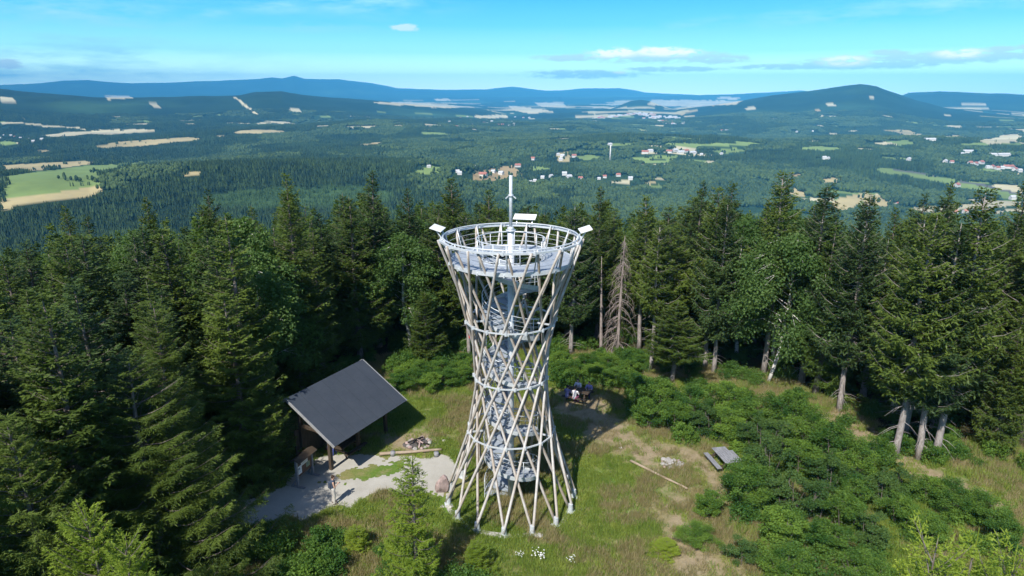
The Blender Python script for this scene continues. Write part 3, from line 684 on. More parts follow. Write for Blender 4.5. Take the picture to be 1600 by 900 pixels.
for px, py, s, lab in ((703, 793, .2, 'flat'), (694, 689, .13, 'white stone lying in the grass behind the log'), (841, 838, .2, 'flat pale slab in the grass at the front foot of the tower'), (500, 762, .1, 'small stone on the gravel path by the information board'),
                  (970, 700, .1, 'small white stone in the bare soil behind the right lawn'), (1068, 735, .12, 'white stone in the grass beside the stone heap'), (1372, 700, .14, 'white stone on the brown soil before the three spruce trunks'), (558, 806, .1, 'whitish stone in the grass edge below the standing person')):
    if lab == 'flat': lab = 'pale flat stone at the left foot of the tower'
    rock('stone', GP(px, py), (s * 1.3, s, s * .5), int(px), lab, 'stone', M_CONC)

# ------------------------------------------------------------------ gravel path sheet with ragged edges
def path_sheet(polys, name, label):
    x0, x1, y0, y1, st = -34, 0, -14, 9, .07
    X, Y = np.meshgrid(np.arange(x0, x1, st), np.arange(y0, y1, st)); s = np.max([sdf(X, Y, p) for p in polys], 0)
    s = s + (fbm(X / 1.1, Y / 1.1, 4, 3) - .5) * 1.5
    ix, iy = GP(572, 740)[:2]; u_ = (X - ix) * .93 + (Y - iy) * .37; w_ = -(X - ix) * .37 + (Y - iy) * .93
    island = np.hypot(u_ / 2.7, w_ / .75) + 2.2 * (fbm(X / .9, Y / .9, 4, 8) - .5) + .9 * (fbm(X / .25, Y / .25, 2, 9) - .5) < .85
    s = np.where(island, -1, s)
    r_ = np.hypot(X - TX, Y - TY); s = np.where(r_ < RB + .25, -1, s)
    keep = (s[:-1, :-1] > 0) & (s[1:, 1:] > 0) & (s[1:, :-1] > 0) & (s[:-1, 1:] > 0); n = X.shape[1]
    i, j = np.nonzero(keep); f = np.stack([i * n + j, i * n + j + 1, (i + 1) * n + j + 1, (i + 1) * n + j], 1)
    v = np.stack([X, Y, height(X, Y) + .012], -1).reshape(-1, 3); used, inv = np.unique(f, return_inverse=True)
    g = G(); g.add(v[used], inv.reshape(-1, 4))
    m, nt, out = new_mat('gravel'); geo = nd(nt, 'ShaderNodeNewGeometry'); P = geo.outputs[0]; a = noise(nt, P, .7, 5, .65); b = noise(nt, P, 14, 4, .75); vo = nd(nt, 'ShaderNodeTexVoronoi'); vo.inputs['Scale'].default_value = 18; nt.links.new(P, vo.inputs[0])
    c = mixc(nt, mapr(nt, a, .35, .65), (.44, .42, .365), (.34, .32, .27)); c = mixc(nt, mapr(nt, b, .35, .7, 0, .5), c, (.50, .48, .44)); c = mixc(nt, mapr(nt, vo.outputs[0], .0, .25, .35, 0), c, (.16, .15, .13))
    principled(nt, out, c, .95, 0, .15, b, .6, .03); o = g.build(name, m); tag(o, label, None, None, 'structure')
path_sheet([PATHP, PATHB], 'gravel_path', 'pale gravel path from the left forest to the tower')

# ------------------------------------------------------------------ foliage materials
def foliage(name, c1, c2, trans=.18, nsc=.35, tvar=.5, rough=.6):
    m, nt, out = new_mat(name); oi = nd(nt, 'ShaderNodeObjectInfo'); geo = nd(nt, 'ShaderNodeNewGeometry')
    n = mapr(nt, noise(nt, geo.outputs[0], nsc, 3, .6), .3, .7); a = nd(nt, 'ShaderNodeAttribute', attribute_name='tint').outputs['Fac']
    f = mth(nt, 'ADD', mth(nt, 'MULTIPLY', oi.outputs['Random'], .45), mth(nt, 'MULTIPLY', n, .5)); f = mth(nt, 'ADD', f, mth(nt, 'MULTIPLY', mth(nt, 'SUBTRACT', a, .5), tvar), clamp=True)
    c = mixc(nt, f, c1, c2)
    d = nd(nt, 'ShaderNodeBsdfPrincipled'); d.inputs['Roughness'].default_value = rough; d.inputs['Specular IOR Level'].default_value = .25; nt.links.new(c, d.inputs['Base Color'])
    t = nd(nt, 'ShaderNodeBsdfTranslucent'); c2_ = mixc(nt, 1.0, c, (1.5, 1.7, .7), 'MULTIPLY'); nt.links.new(c2_, t.inputs[0])
    mx = nd(nt, 'ShaderNodeMixShader'); mx.inputs[0].default_value = trans; nt.links.new(d.outputs[0], mx.inputs[1]); nt.links.new(t.outputs[0], mx.inputs[2]); nt.links.new(mx.outputs[0], out.inputs[0])
    return m
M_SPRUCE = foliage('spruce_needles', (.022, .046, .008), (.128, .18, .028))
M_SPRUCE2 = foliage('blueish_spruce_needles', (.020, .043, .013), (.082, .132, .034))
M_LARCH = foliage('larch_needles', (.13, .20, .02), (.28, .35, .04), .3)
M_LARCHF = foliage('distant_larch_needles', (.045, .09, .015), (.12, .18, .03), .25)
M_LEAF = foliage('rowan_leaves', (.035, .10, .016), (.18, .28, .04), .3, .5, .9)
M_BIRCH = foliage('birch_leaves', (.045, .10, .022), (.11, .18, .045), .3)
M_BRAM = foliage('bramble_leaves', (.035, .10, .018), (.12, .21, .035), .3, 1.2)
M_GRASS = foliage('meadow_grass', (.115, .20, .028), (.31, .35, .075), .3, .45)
M_DRY = foliage('dry_grass', (.22, .19, .085), (.40, .33, .18), .3, .8)
M_BARK = wood_mat('spruce_bark', (.11, .085, .07), (.24, .21, .19), 4, (3, 3, 1))
M_PALEBARK = wood_mat('sunlit_spruce_bark', (.22, .19, .17), (.42, .38, .35), 4, (3, 3, 1))
M_DEADB = wood_mat('dead_grey_wood', (.20, .16, .14), (.36, .31, .28), 4, (3, 3, 1))
def birchbark():
    m, nt, out = new_mat('birch_bark'); t = nd(nt, 'ShaderNodeTexCoord'); mp = nd(nt, 'ShaderNodeMapping'); mp.inputs['Scale'].default_value = (1.5, 1.5, 8)
    nt.links.new(t.outputs['Object'], mp.inputs[0]); n = noise(nt, mp.outputs[0], 1.2, 4, .7); c = mixc(nt, mapr(nt, n, .52, .6), (.66, .63, .58), (.08, .07, .06)); principled(nt, out, c, .8, 0, .2); return m
M_BBARK = birchbark()

# ------------------------------------------------------------------ tree builders: (trunk mesh, crown mesh, height)
def spruce(seed, H=16.0, Rm=2.3, base=.12, step=.46, nb=7, tw=.13, detail=1, mat=None, droop=.35, up=.35, gaps=.1, bark=None, deadlow=False, lean=0.0, pend=.7, kw=.09, kl=.22, pw=.75):
    rg = np.random.default_rng(seed); tr = G(); cr = G()
    zz = np.linspace(0, H, 14); cx = lean * (zz / H) ** 2 + .08 * np.sin(zz * .5 + seed); cy = .08 * np.cos(zz * .4 + seed)
    r0 = .011 * H + .03; rad = r0 * (1 - zz / H) ** .85 + .012; rad[0] *= 1.35
    tr.tube(np.stack([cx, cy, zz - .3 * (zz == 0)], 1), rad, 9)
    if deadlow:
        for k in range(34):
            h = rg.uniform(.06, base + .14) * H; a = rg.uniform(0, 6.28); L = rg.uniform(.4, 1.5); d = np.array((math.cos(a), math.sin(a), rg.uniform(-.5, .1)))
            p0 = np.array((np.interp(h, zz, cx), np.interp(h, zz, cy), h)); tr.tube([p0, p0 + d * L * .5, p0 + d * L + (0, 0, -.2 * L)], [.025, .016, .006], 4, False)
    h = base * H; k = 0; asym = rg.uniform(0, 6.28); P = []; D = []; S = []; LL = []; WW = []; TT = []
    while h < H - .15:
        u = (h - base * H) / (H - base * H)
        prof_ = (1 - u) ** .8 * (.55 + .45 * min(1, u / .18)) if base > .05 else (1 - u) ** pw
        n = max(3, int(round(nb * (1 - .45 * u) + rg.uniform(-1, 1)))); a0 = rg.uniform(0, 6.28)
        for j in range(n):
            if rg.random() < gaps: continue
            a = a0 + 2 * math.pi * j / n + rg.normal(0, .18); L = Rm * prof_ * rg.uniform(.72, 1.22) * (1 + .18 * math.cos(a - asym)) + .1
            hh = h + rg.uniform(-.5, .5) * step; el = (.75 * u ** 1.5 + .15 - droop * (1 - u) * rg.uniform(.6, 1.3)); curl = up * (1 - u) * rg.uniform(.5, 1.3) + .05
            dh = np.array((math.cos(a), math.sin(a), 0.)); sd = np.array((-math.sin(a), math.cos(a), 0.))
            x0 = np.array((np.interp(hh, zz, cx), np.interp(hh, zz, cy), 0.)); bend = rg.normal(0, .12)
            def pt(s): return x0 + dh * (L * s)[:, None] + sd * (bend * L * s * s)[:, None] + np.array((0, 0, 1.)) * (hh + L * (el * s - .25 * np.sin(s * 3.14) * (1 - u) + curl * s * s))[:, None]
            sb = np.linspace(0, 1, 5); cr_pts = pt(sb)
            if L > .5: tr.tube(cr_pts, np.linspace(.012 + .011 * L, .004, 5), 4, False)
            ns = max(3, int(L / tw)); s = (np.arange(ns) + rg.random(ns)) / ns; s = s[s > .12 if L > 1 else s > 0]; ns = len(s)
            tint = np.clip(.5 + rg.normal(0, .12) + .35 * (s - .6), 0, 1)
            p = pt(s); 
            for sg in (-1, 1):
                ln = np.clip((.16 + .42 * L * (1 - s) ** .7 * (.35 + .65 * np.minimum(1, s / .3))), .12, .85) * rg.uniform(.7, 1.2, ns)
                th = rg.normal(.85, .18, ns)[:, None]
                d = dh * np.cos(th) + sd * sg * np.sin(th); d[:, 2] = rg.normal(-.16, .14, ns) + .35 * u; hang = rg.random(ns) < pend * (1 - u) * .55
                d[hang, 2] -= rg.uniform(.5, 1.3, hang.sum()); d = unit(d)
                if detail == 0:
                    w = unit(np.cross(d, rg.normal(size=(ns, 3)))); P.append(p); D.append(d); S.append(w); LL.append(ln); WW.append(np.full(ns, kw * 1.6)); TT.append(tint)
                else:
                    m_ = 2 if detail == 1 else 4
                    P.append(p); D.append(d); S.append(unit(np.cross(d, rg.normal(size=(ns, 3)) * .5 + (0, 0, 1)))); LL.append(ln); WW.append(np.full(ns, kw * .8)); TT.append(tint)
                    for q in range(m_):
                        fr = (q + .6) / (m_ + .3)
                        for sg2 in (-1, 1):
                            sv = unit(np.cross(d, np.array((0, 0, 1.)))) * sg2; dd = unit(d * .75 + sv * .65 + rg.normal(0, .22, (ns, 3)))
                            P.append(p + d * (ln * fr)[:, None]); D.append(dd); S.append(unit(np.cross(dd, rg.normal(size=(ns, 3)) * .6 + (0, 0, 1)))); LL.append(np.clip(ln * (.62 if detail == 1 else .4), .08, kl * 1.6) * rg.uniform(.7, 1.2, ns)); WW.append(np.full(ns, kw)); TT.append(np.clip(tint + .1, 0, 1))
            # tip
            P.append(pt(np.array([.9]))); D.append(unit(dh + (0, 0, .3))[None]); S.append(sd[None]); LL.append(np.array([.28])); WW.append(np.array([kw * 1.3])); TT.append(np.array([.9]))
        h += step * rg.uniform(.8, 1.2) * (1 - .35 * u); k += 1
    P = np.concatenate(P); D = np.concatenate(D); S = np.concatenate(S); cr.kites(P, D, S, np.concatenate(LL), np.concatenate(WW), .45, np.concatenate(TT))
    cr.tube([(cx[-1], cy[-1], H - .35), (cx[-1], cy[-1], H + .05)], [.03, .012], 5, True, .8)
    return tr.mesh('trunk', bark or M_BARK, True), cr.mesh('crown', mat or M_SPRUCE, False, True), H
def leafy(seed, H=3.0, Rm=1.3, stems=6, leaves=7000, ls=.09, mat=None, bark=None, base=.1, trunk=False, clumps=26, drooping=0.0, bend=0.0, tr_r=.1):
    rg = np.random.default_rng(seed); tr = G(); cr = G(); ends = []
    if trunk:
        zz = np.linspace(0, H * .93, 12); cx = bend * np.sin(zz / H * 2.6) + .05 * np.sin(zz); cy = .12 * np.sin(zz * .6 + seed)
        tr.tube(np.stack([cx, cy, zz - .3 * (zz == 0)], 1), tr_r * (1 - zz / H) ** .8 + .015, 9)
        for k in range(clumps):
            u = base + (1 - base) * (k + rg.random()) / clumps; h = u * H * .93; a = k * 2.4 + rg.normal(0, .4); uu = (u - base) / (1 - base)
            L = Rm * (math.sin(math.pi * (uu * .8 + .16)) ** .8) * rg.uniform(.7, 1.25); p0 = np.array((np.interp(h, zz, cx), np.interp(h, zz, cy), h)); d = np.array((math.cos(a), math.sin(a), rg.uniform(.5, .9)))
            p1 = p0 + d * L * .6; p2 = p1 + np.array((d[0], d[1], .2 - drooping)) * L * .5; tr.tube([p0, (p0 + p1) / 2 + (0, 0, .05), p1, p2], [.012 + .008 * L, .018, .012, .005], 5, False); ends += [(p2, .6 + .18 * L), (p1, .6 + .16 * L)]
            for q in range(2):
                a2 = a + rg.uniform(-1, 1); e = p1 + np.array((math.cos(a2), math.sin(a2), rg.uniform(-.1, .5) - drooping * .6)) * L * .45; tr.tube([p1, e], [.015, .006], 4, False); ends.append((e, .45 + .1 * L))
        ends.append((np.array((cx[-1], cy[-1], H * .95)), .55))
    else:
        for k in range(stems):
            a = k * 2.4 + rg.normal(0, .3); rr = Rm * rg.uniform(.1, .75) * (0 if k == 0 else 1); top = np.array((rr * math.cos(a), rr * math.sin(a), H * (1 - .45 * (rr / Rm) ** 1.5) * rg.uniform(.8, 1.0)))
            b = np.array((.25 * math.cos(a), .25 * math.sin(a), -.1)); m_ = b * .6 + top * .4 + rg.normal(0, .08, 3); tr.tube([b, m_, top], [.035, .025, .008], 5, False)
            for q in range(5):
                f = rg.uniform(.18, .98); p = b + (top - b) * f; a2 = rg.uniform(0, 6.28); L = Rm * rg.uniform(.2, .5); e = p + np.array((math.cos(a2), math.sin(a2), rg.uniform(-.1, .6))) * L
                e[2] = max(.15, e[2]); tr.tube([p, e], [.014, .005], 4, False); ends.append((e, Rm * rg.uniform(.16, .3)))
            ends.append((top, Rm * .2))
    w = np.array([e[1] ** 2 for e in ends]); w /= w.sum(); idx = rg.choice(len(ends), leaves, p=w); C = np.array([e[0] for e in ends])[idx]; rad = np.array([e[1] for e in ends])[idx]; ct = rg.normal(0, .16, len(ends))[idx]
    dirs = unit(rg.normal(size=(leaves, 3))); q = rg.random(leaves) ** .5; off = dirs * (rad * q)[:, None]; off[:, 2] *= .75
    if drooping: off[:, 2] -= np.abs(rg.normal(0, .35 * drooping, leaves)) * rad
    P = C + off; P[:, 2] = np.maximum(P[:, 2], .05)
    D = unit(dirs * .5 + rg.normal(size=(leaves, 3)) * .8 + (0, 0, -.1 - drooping)); N_ = unit(rg.normal(size=(leaves, 3)) * .8 + (0, 0, .9)); S = unit(np.cross(D, N_))
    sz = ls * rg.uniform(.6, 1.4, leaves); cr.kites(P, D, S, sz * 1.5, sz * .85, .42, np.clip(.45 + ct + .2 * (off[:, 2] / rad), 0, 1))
    return tr.mesh('trunk' if trunk else 'stems', bark or M_BARK, True), cr.mesh('crown' if trunk else 'leaves', mat or M_LEAF, False, True), H
def deadtree(seed, H=10.0, Rm=1.6, broken=False):
    rg = np.random.default_rng(seed); tr = G(); br = G(); zz = np.linspace(0, H, 10); cx = .3 * zz / H; tr.tube(np.stack([cx, 0 * zz, zz - .2 * (zz == 0)], 1), .16 * (1 - zz / H) ** .8 + .02, 8)
    n = 26 if broken else 120
    for k in range(n):
        u = rg.uniform(.1, .97); h = u * H; a = rg.uniform(0, 6.28); L = Rm * (1 - u) ** .7 * rg.uniform(.4, 1.1) * (.45 if broken else 1); d = np.array((math.cos(a), math.sin(a), 0)); p0 = np.array((np.interp(h, zz, cx), 0, h))
        pts = [p0, p0 + d * L * .4 - (0, 0, .15 * L), p0 + d * L * .75 - (0, 0, .5 * L), p0 + d * L * .9 - (0, 0, 1.0 * L)]; br.tube(pts, [.03, .022, .014, .006], 4, False)
        for q in range(0 if broken else 5):
            s = rg.integers(1, 4); p = np.array(pts[s]); e = p + np.array((rg.normal(0, .2), rg.normal(0, .2), -rg.uniform(.2, .7))); br.tube([p, e], [.011, .004], 3 if False else 4, False)
    return tr.mesh('trunk', M_DEADB, True), br.mesh('branches', M_DEADB, True), H

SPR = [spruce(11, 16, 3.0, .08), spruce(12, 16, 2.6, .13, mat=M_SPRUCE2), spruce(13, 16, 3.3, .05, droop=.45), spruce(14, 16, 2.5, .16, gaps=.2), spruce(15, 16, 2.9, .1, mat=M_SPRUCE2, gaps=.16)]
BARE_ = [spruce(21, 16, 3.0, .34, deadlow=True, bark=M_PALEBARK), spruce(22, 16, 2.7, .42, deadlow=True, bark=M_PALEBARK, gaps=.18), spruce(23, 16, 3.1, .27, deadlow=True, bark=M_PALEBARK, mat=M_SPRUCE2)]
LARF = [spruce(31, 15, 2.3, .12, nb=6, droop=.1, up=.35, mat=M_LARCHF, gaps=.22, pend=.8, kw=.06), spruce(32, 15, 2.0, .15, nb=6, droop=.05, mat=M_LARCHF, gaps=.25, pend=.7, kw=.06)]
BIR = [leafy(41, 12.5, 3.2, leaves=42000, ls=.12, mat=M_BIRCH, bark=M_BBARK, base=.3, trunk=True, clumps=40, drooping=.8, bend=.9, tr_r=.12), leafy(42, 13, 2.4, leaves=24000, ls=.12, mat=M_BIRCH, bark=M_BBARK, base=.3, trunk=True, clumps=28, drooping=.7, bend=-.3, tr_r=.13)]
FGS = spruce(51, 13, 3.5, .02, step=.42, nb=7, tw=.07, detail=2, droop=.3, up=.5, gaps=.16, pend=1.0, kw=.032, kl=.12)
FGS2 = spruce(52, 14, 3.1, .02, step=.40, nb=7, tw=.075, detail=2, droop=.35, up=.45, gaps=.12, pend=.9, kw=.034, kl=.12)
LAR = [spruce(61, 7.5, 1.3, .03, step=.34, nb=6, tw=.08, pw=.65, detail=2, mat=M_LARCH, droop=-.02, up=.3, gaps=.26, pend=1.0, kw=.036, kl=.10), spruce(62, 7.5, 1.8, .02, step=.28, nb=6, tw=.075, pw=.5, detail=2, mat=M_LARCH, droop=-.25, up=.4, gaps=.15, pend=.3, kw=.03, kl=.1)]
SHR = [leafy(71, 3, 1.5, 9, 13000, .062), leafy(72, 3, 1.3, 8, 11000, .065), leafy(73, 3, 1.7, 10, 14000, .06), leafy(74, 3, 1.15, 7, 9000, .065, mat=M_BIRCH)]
DEAD = [deadtree(81, 11, 2.3), deadtree(82, 9.5, .9, True)]

PARTS = {}
def plant(kind, name, x, y, H, label, cat, group=None, w=None, rz=None, z=None, tilt=0.0):
    tm, cm, h0 = kind; z = hz1(x, y) if z is None else z
    e = bpy.data.objects.new(name, None); SC.collection.objects.link(e); e.empty_display_size = .3
    s = H / h0; w = w or (s * .35 + .65 * min(1.25, max(.7, s)))
    e.location = (x, y, z - .05); e.scale = (w, w, s); e.rotation_euler = (tilt, tilt * .5, random.uniform(0, 6.28) if rz is None else rz)
    for me in (tm, cm): o = bpy.data.objects.new(me.name.split('.')[0], me); SC.collection.objects.link(o); o.parent = e
    tag(e, label, cat, group); return e
def xy(px, py): q = GP(px, py); return q[0], q[1]
def H_to(x, y, ytop): return z_for(ytop, y) - hz1(x, y)

# ---- named trees at the edge of the clearing (base seen, top chosen from the skyline)
TREES = []                                       # (x, y) of all trees, to keep the filling apart
def edge(kind, px, py, ytop, name, label, cat, w=None, rz=None, tilt=0.0, group=None):
    x, y = xy(px, py); H = H_to(x, y, ytop); TREES.append((x, y)); return plant(kind, name, x, y, H, label, cat, group, w, rz, None, tilt)
GE = 'spruces along the edge of the clearing'
edge(BARE_[0], 1398, 716, 330, 'spruce', 'tall spruce whose bare grey trunk stands left of the three on brown soil', 'spruce', 1.0, group=GE)
edge(BARE_[2], 1434, 716, 345, 'spruce', 'tall spruce with the middle one of three bare trunks at the right', 'spruce', 1.0, group=GE)
edge(BARE_[1], 1464, 714, 290, 'spruce', 'tall spruce with the rightmost of three bare trunks on brown soil', 'spruce', 1.0, group=GE)
edge(BARE_[2], 1312, 641, 300, 'spruce', 'spruce with one bare trunk between the birch and the three trunks', 'spruce', .95, group=GE)
edge(BARE_[1], 1017, 578, 345, 'spruce', 'spruce with slim grey trunk standing right of the dead spruce', 'spruce', .8, group=GE)
edge(BARE_[0], 1050, 598, 470, 'spruce', 'short full spruce in front of the edge above the shrubs', 'spruce', .9, group=GE)
edge(BARE_[1], 1101, 574, 290, 'spruce', 'spruce with the left of two close bare trunks above the shrubs', 'spruce', .85, group=GE)
edge(BARE_[2], 1114, 583, 312, 'spruce', 'spruce with the right of two close bare trunks above the shrubs', 'spruce', .85, group=GE)
edge(BARE_[2], 893, 553, 320, 'spruce', 'spruce behind the tower\'s right side at the back hedge', 'spruce', .9, group=GE)
edge(SPR[3], 668, 570, 455, 'spruce', 'small spruce on a thin stem behind the hedge left of the tower', 'spruce', .75, group=GE)
edge(BARE_[1], 733, 556, 330, 'spruce', 'spruce at the tower\'s left side with red and white band on its trunk', 'spruce', .8, group=GE)
x, y = xy(733, 556); g = G(); g.tube([(x + .02, y, 1.7), (x + .02, y, 2.0)], .2, 12); b1 = g.build('trail_mark', plain('red_paint', (.6, .04, .04)), None)
b1.parent = [o for o in SC.objects if o.get('label', '').endswith('band on its trunk')][0]; b1.matrix_parent_inverse = Matrix.LocRotScale(b1.parent.location, b1.parent.rotation_euler, b1.parent.scale).inverted()
edge(DEAD[0], 964, 553, 368, 'dead_spruce', 'dead leafless spruce with drooping grey branches right of the tower', 'dead tree', 1.0)
edge(DEAD[1], 939, 552, 400, 'dead_spruce', 'thin bare dead trunk left of the big dead spruce', 'dead tree', .9)
edge(BIR[0], 1199, 597, 355, 'birch', 'birch with white leaning bowed trunk at the right-hand forest edge', 'birch', 1.15, rz=R(0))
for px, py, yt, lab in ((408, 625, 330, 'birch with a white trunk in the dark forest left of the shelter roof'), (372, 615, 372, 'pale grey-green birch crown behind and left of the shelter'), (130, 600, 395, 'grey-green birch crown inside the far left forest'), (245, 590, 350, 'grey-green birch crown among the left spruces')):
    edge(BIR[1], px, py, yt, 'birch', lab, 'birch')
edge(SPR[0], 1553, 708, 470, 'spruce', 'slender young spruce at the right frame edge behind the dirt path', 'spruce', .6)
# ---- foreground
def fg(kind, px, ytop, dist, name, label, cat, w=None, rz=0.0):
    dx = (px - 800) / FPX; dep_ = dist; y = CY + dist; H = z_for(ytop, y); x = dx * ((y - CY) * CP - (H - CZ) * SP); TREES.append((x, y)); z = hz1(x, y)
    return plant(kind, name, x, y, H - z, label, cat, None, w, rz)
fg(FGS, 198, 556, 27, 'spruce', 'big near spruce with long drooping boughs left of the gravel path', 'spruce', 1.3, 1.0)
fg(FGS2, 45, 480, 26, 'spruce', 'dark near spruce at the left frame edge', 'spruce', 1.0, 2.0)
fg(FGS2, 236, 470, 31, 'spruce', 'tall near spruce left of the shelter roof, boughs over the dark road', 'spruce', 1.0, .4)
fg(SPR[0], 63, 455, 25, 'spruce', 'dark spruce added at the left to cast shade on the gravel path', 'spruce', 1.1, 3.0)  # added as a shadow caster for the left end of the path
fg(FGS, 10, 650, 22, 'spruce', 'near spruce filling the lower left corner of the forest', 'spruce', .95, 4.0)
fg(LAR[1], 130, 790, 20, 'larch', 'bright green young larch in front of the big near spruce', 'larch', .9)
fg(LAR[1], 190, 838, 19, 'larch', 'small bright larch top at the bottom edge beside the other one', 'larch', .8, 2.)
fg(LAR[0], 645, 712, 26.5, 'larch', 'slender yellow-green young larch rising before the gravel path', 'larch', 1.05, 1.5)
fg(LAR[0], 1530, 828, 15.5, 'larch', 'bright green larch top in the lower right corner', 'larch', .9, .5)
fg(LAR[1], 1470, 838, 14.5, 'larch', 'bright green larch top left of the lower right corner', 'larch', .9, 3.5)
fg(LAR[1], 1590, 850, 14.0, 'larch', 'bright green larch branch tips at the right frame edge', 'larch', .8, 5.5)
for px, py, h, lab in ((620, 880, 1.6, 'low yellow-green larch sapling left of the slender larch foot'), (745, 888, 1.5, 'tiny larch sapling on dry grass right of the slender larch'), (560, 860, 1.4, 'tiny larch sapling above the green brambles'), (1040, 862, .7, 'bright green fern-like sapling on the worn track')):
    x, y = xy(px, py); plant(LAR[1], 'larch', x, y, h, lab, 'larch', None, .42); TREES.append((x, y))

# ---- filling of the forest
SKY = [(-250, 400), (0, 372), (80, 352), (100, 330), (130, 345), (180, 352), (230, 312), (270, 335), (330, 300), (380, 318), (420, 325), (452, 276), (480, 310), (520, 300), (580, 272), (610, 300), (640, 300), (675, 300), (708, 282), (740, 305), (765, 300), (820, 305),
       (900, 308), (940, 293), (975, 318), (1010, 312), (1045, 320), (1090, 288), (1115, 310), (1142, 290), (1180, 320), (1220, 268), (1250, 318), (1282, 290), (1320, 330), (1350, 322), (1400, 328), (1440, 308), (1478, 284), (1510, 325), (1540, 322), (1590, 285), (1700, 290), (1900, 300)]
def skyy(px): return np.interp(px, [a for a, b in SKY], [b for a, b in SKY])
SPIKES = [(100, 322), (130, 338), (232, 305), (330, 296), (452, 272), (540, 300), (582, 268), (642, 296), (708, 278), (765, 296), (940, 288), (1010, 305), (1090, 284), (1142, 286), (1220, 266), (1282, 286), (1350, 318), (1400, 325), (1440, 303), (1478, 280), (1592, 282), (1120, 322), (395, 318), (1045, 322)]
SPD = {1220: 52, 1282: 50, 452: 56}
def region(px, y):
    if px < 260: return 'far left forest'
    if px < 600: return 'forest behind the shelter'
    if px < 800: return 'forest left of the mast'
    if px < 960: return 'forest right of the mast'
    if px < 1240: return 'forest behind the shrubs'
    return 'right-hand forest'
cands = []
for px, py in SPIKES:
    d = SPD.get(px, 57 + 6 * random.random()); y = CY + d
    x = (px - 800) / FPX * ((y - CY) * CP + 10 * SP); cands.append((x, y, py, True))
    TREES.append((x, y))
tries = 0
pts = np.array(TREES)
while len(cands) < 345 and tries < 60000:
    tries += 1
    x = random.uniform(-62, 62); y = random.uniform(-26, 58)
    s = float(sdf(np.array([x]), np.array([y]), CLEAR)[0])
    if s > -1.0: continue
    sx, sy = proj(x, y, hz1(x, y) + 9)
    if y - CY < 17 or sx < -220 or sx > 1800: continue
    if sy > 1050: continue
    if -14 < x < -4 and 0 < y < 12.5: continue
    if float(np.max([sdf(np.array([x]), np.array([y]), p)[0] for p in (PATHP, PATHB)])) > -.9: continue
    if s < -20 and random.random() < .8: continue
    if y < -11 and x > -19 and x < 0: continue
    mind = 2.5 if y < 35 else 3.1
    if np.min(np.hypot(pts[:, 0] - x, pts[:, 1] - y)) < mind: continue
    pts = np.vstack([pts, (x, y)]); cands.append((x, y, None, False))
info = []
for x, y, yt, spike in cands:
    sx, _ = proj(x, y, 12); z = hz1(x, y)
    ysky = float(skyy(sx)) if yt is None else yt
    if spike: H = z_for(ysky, y) - z
    else:
        H = z_for(ysky + random.uniform(14, 60), y) - z; cap = random.uniform(12.5, 17.5); H = min(H, cap)
        if x < -12 and y < 5: H = min(H, z_for(380 + (8 - y) * 5 + random.uniform(0, 60), y) - z)
    if H < 4: H = 4
    s = float(sdf(np.array([x]), np.array([y]), CLEAR)[0]); r = random.random()
    if x < -11 and y < 8 and not spike: k, nm = random.choice(SPR), 'spruce'
    elif r < .14 and not spike: k, nm = random.choice(LARF), 'larch'
    elif r < .24 and not spike: k, nm = BIR[1], 'birch'
    elif s > -5 and x > 6: k, nm = random.choice(BARE_), 'spruce'
    else: k, nm = random.choice(SPR), 'spruce'
    row = 'skyline' if spike or (H > z_for(ysky + 32, y) - z) else ('edge' if s > -5 else 'middle')
    info.append((x, y, H, sx, s, k, nm, row, spike))
ORD = ['first', 'second', 'third', 'fourth', 'fifth', 'sixth', 'seventh', 'eighth', 'ninth', 'tenth', 'eleventh', 'twelfth', 'thirteenth', 'fourteenth', 'fifteenth', 'sixteenth', 'seventeenth', 'eighteenth', 'nineteenth', 'twentieth']
DESC = {'spruce': 'dark green spruce', 'larch': 'feathery light green larch', 'birch': 'grey-green birch'}
byk = {}
for i, q in enumerate(info): byk.setdefault((region(q[3], q[1]), q[6], q[7]), []).append(i)
for (rgn, nm, row), ids in byk.items():
    ids.sort(key=lambda i: info[i][3])
    for n, i in enumerate(ids):
        x, y, H, sx, s, k, _, _, spike = info[i]; how = {'skyline': 'topping the', 'edge': 'edging the', 'middle': 'inside the'}[row]
        if len(ids) == 1: lab = f'{DESC[nm]} {how} {rgn}, the only one'
        elif n < 20: lab = f'{DESC[nm]} {how} {rgn}, {ORD[n]} from the left'
        else: lab = f'{DESC[nm]} {how} {rgn}, {ORD[min(19, len(ids) - 1 - n)]} from the right'
        wd = random.uniform(.95, 1.32) * (.82 if spike else 1)
        plant(k, nm, x, y, H, lab, nm, 'trees of the ' + rgn, wd, None, None, random.uniform(-.02, .02))

# ---- shrubs of the right half and hedge behind the lawn
SHB = [(1000, 640, 2.6), (1035, 652, 2.9), (1078, 660, 2.8), (1010, 668, 2.3), (1055, 676, 2.3), (1100, 682, 2.4), (1130, 662, 3.2), (1135, 690, 2.4), (1165, 680, 2.8), (1200, 668, 2.6), (1180, 710, 2.8), (1232, 680, 3.3), (1215, 720, 2.8), (1262, 705, 3.2),
       (1300, 730, 3.0), (1290, 770, 2.6), (1335, 752, 2.8), (1190, 760, 3.3), (1165, 800, 2.8), (1275, 815, 2.4), (1370, 790, 2.2), (1215, 858, 2.5), (1250, 747, 2.5), (1228, 802, 2.8), (1318, 832, 2.3), (1290, 872, 2.2), (1335, 792, 2.0), (1355, 860, 2.1),
       (1405, 825, 1.9), (1450, 790, 1.8), (1485, 800, 2.0), (1525, 812, 1.8), (1450, 850, 1.7), (1560, 850, 1.9), (1400, 775, 1.9), (1372, 730, 2.0), (1160, 880, 1.3), (1225, 905, 1.8), (1105, 805, 1.5), (1090, 846, .9), (1345, 915, 1.8), (1168, 775, 2.4)]
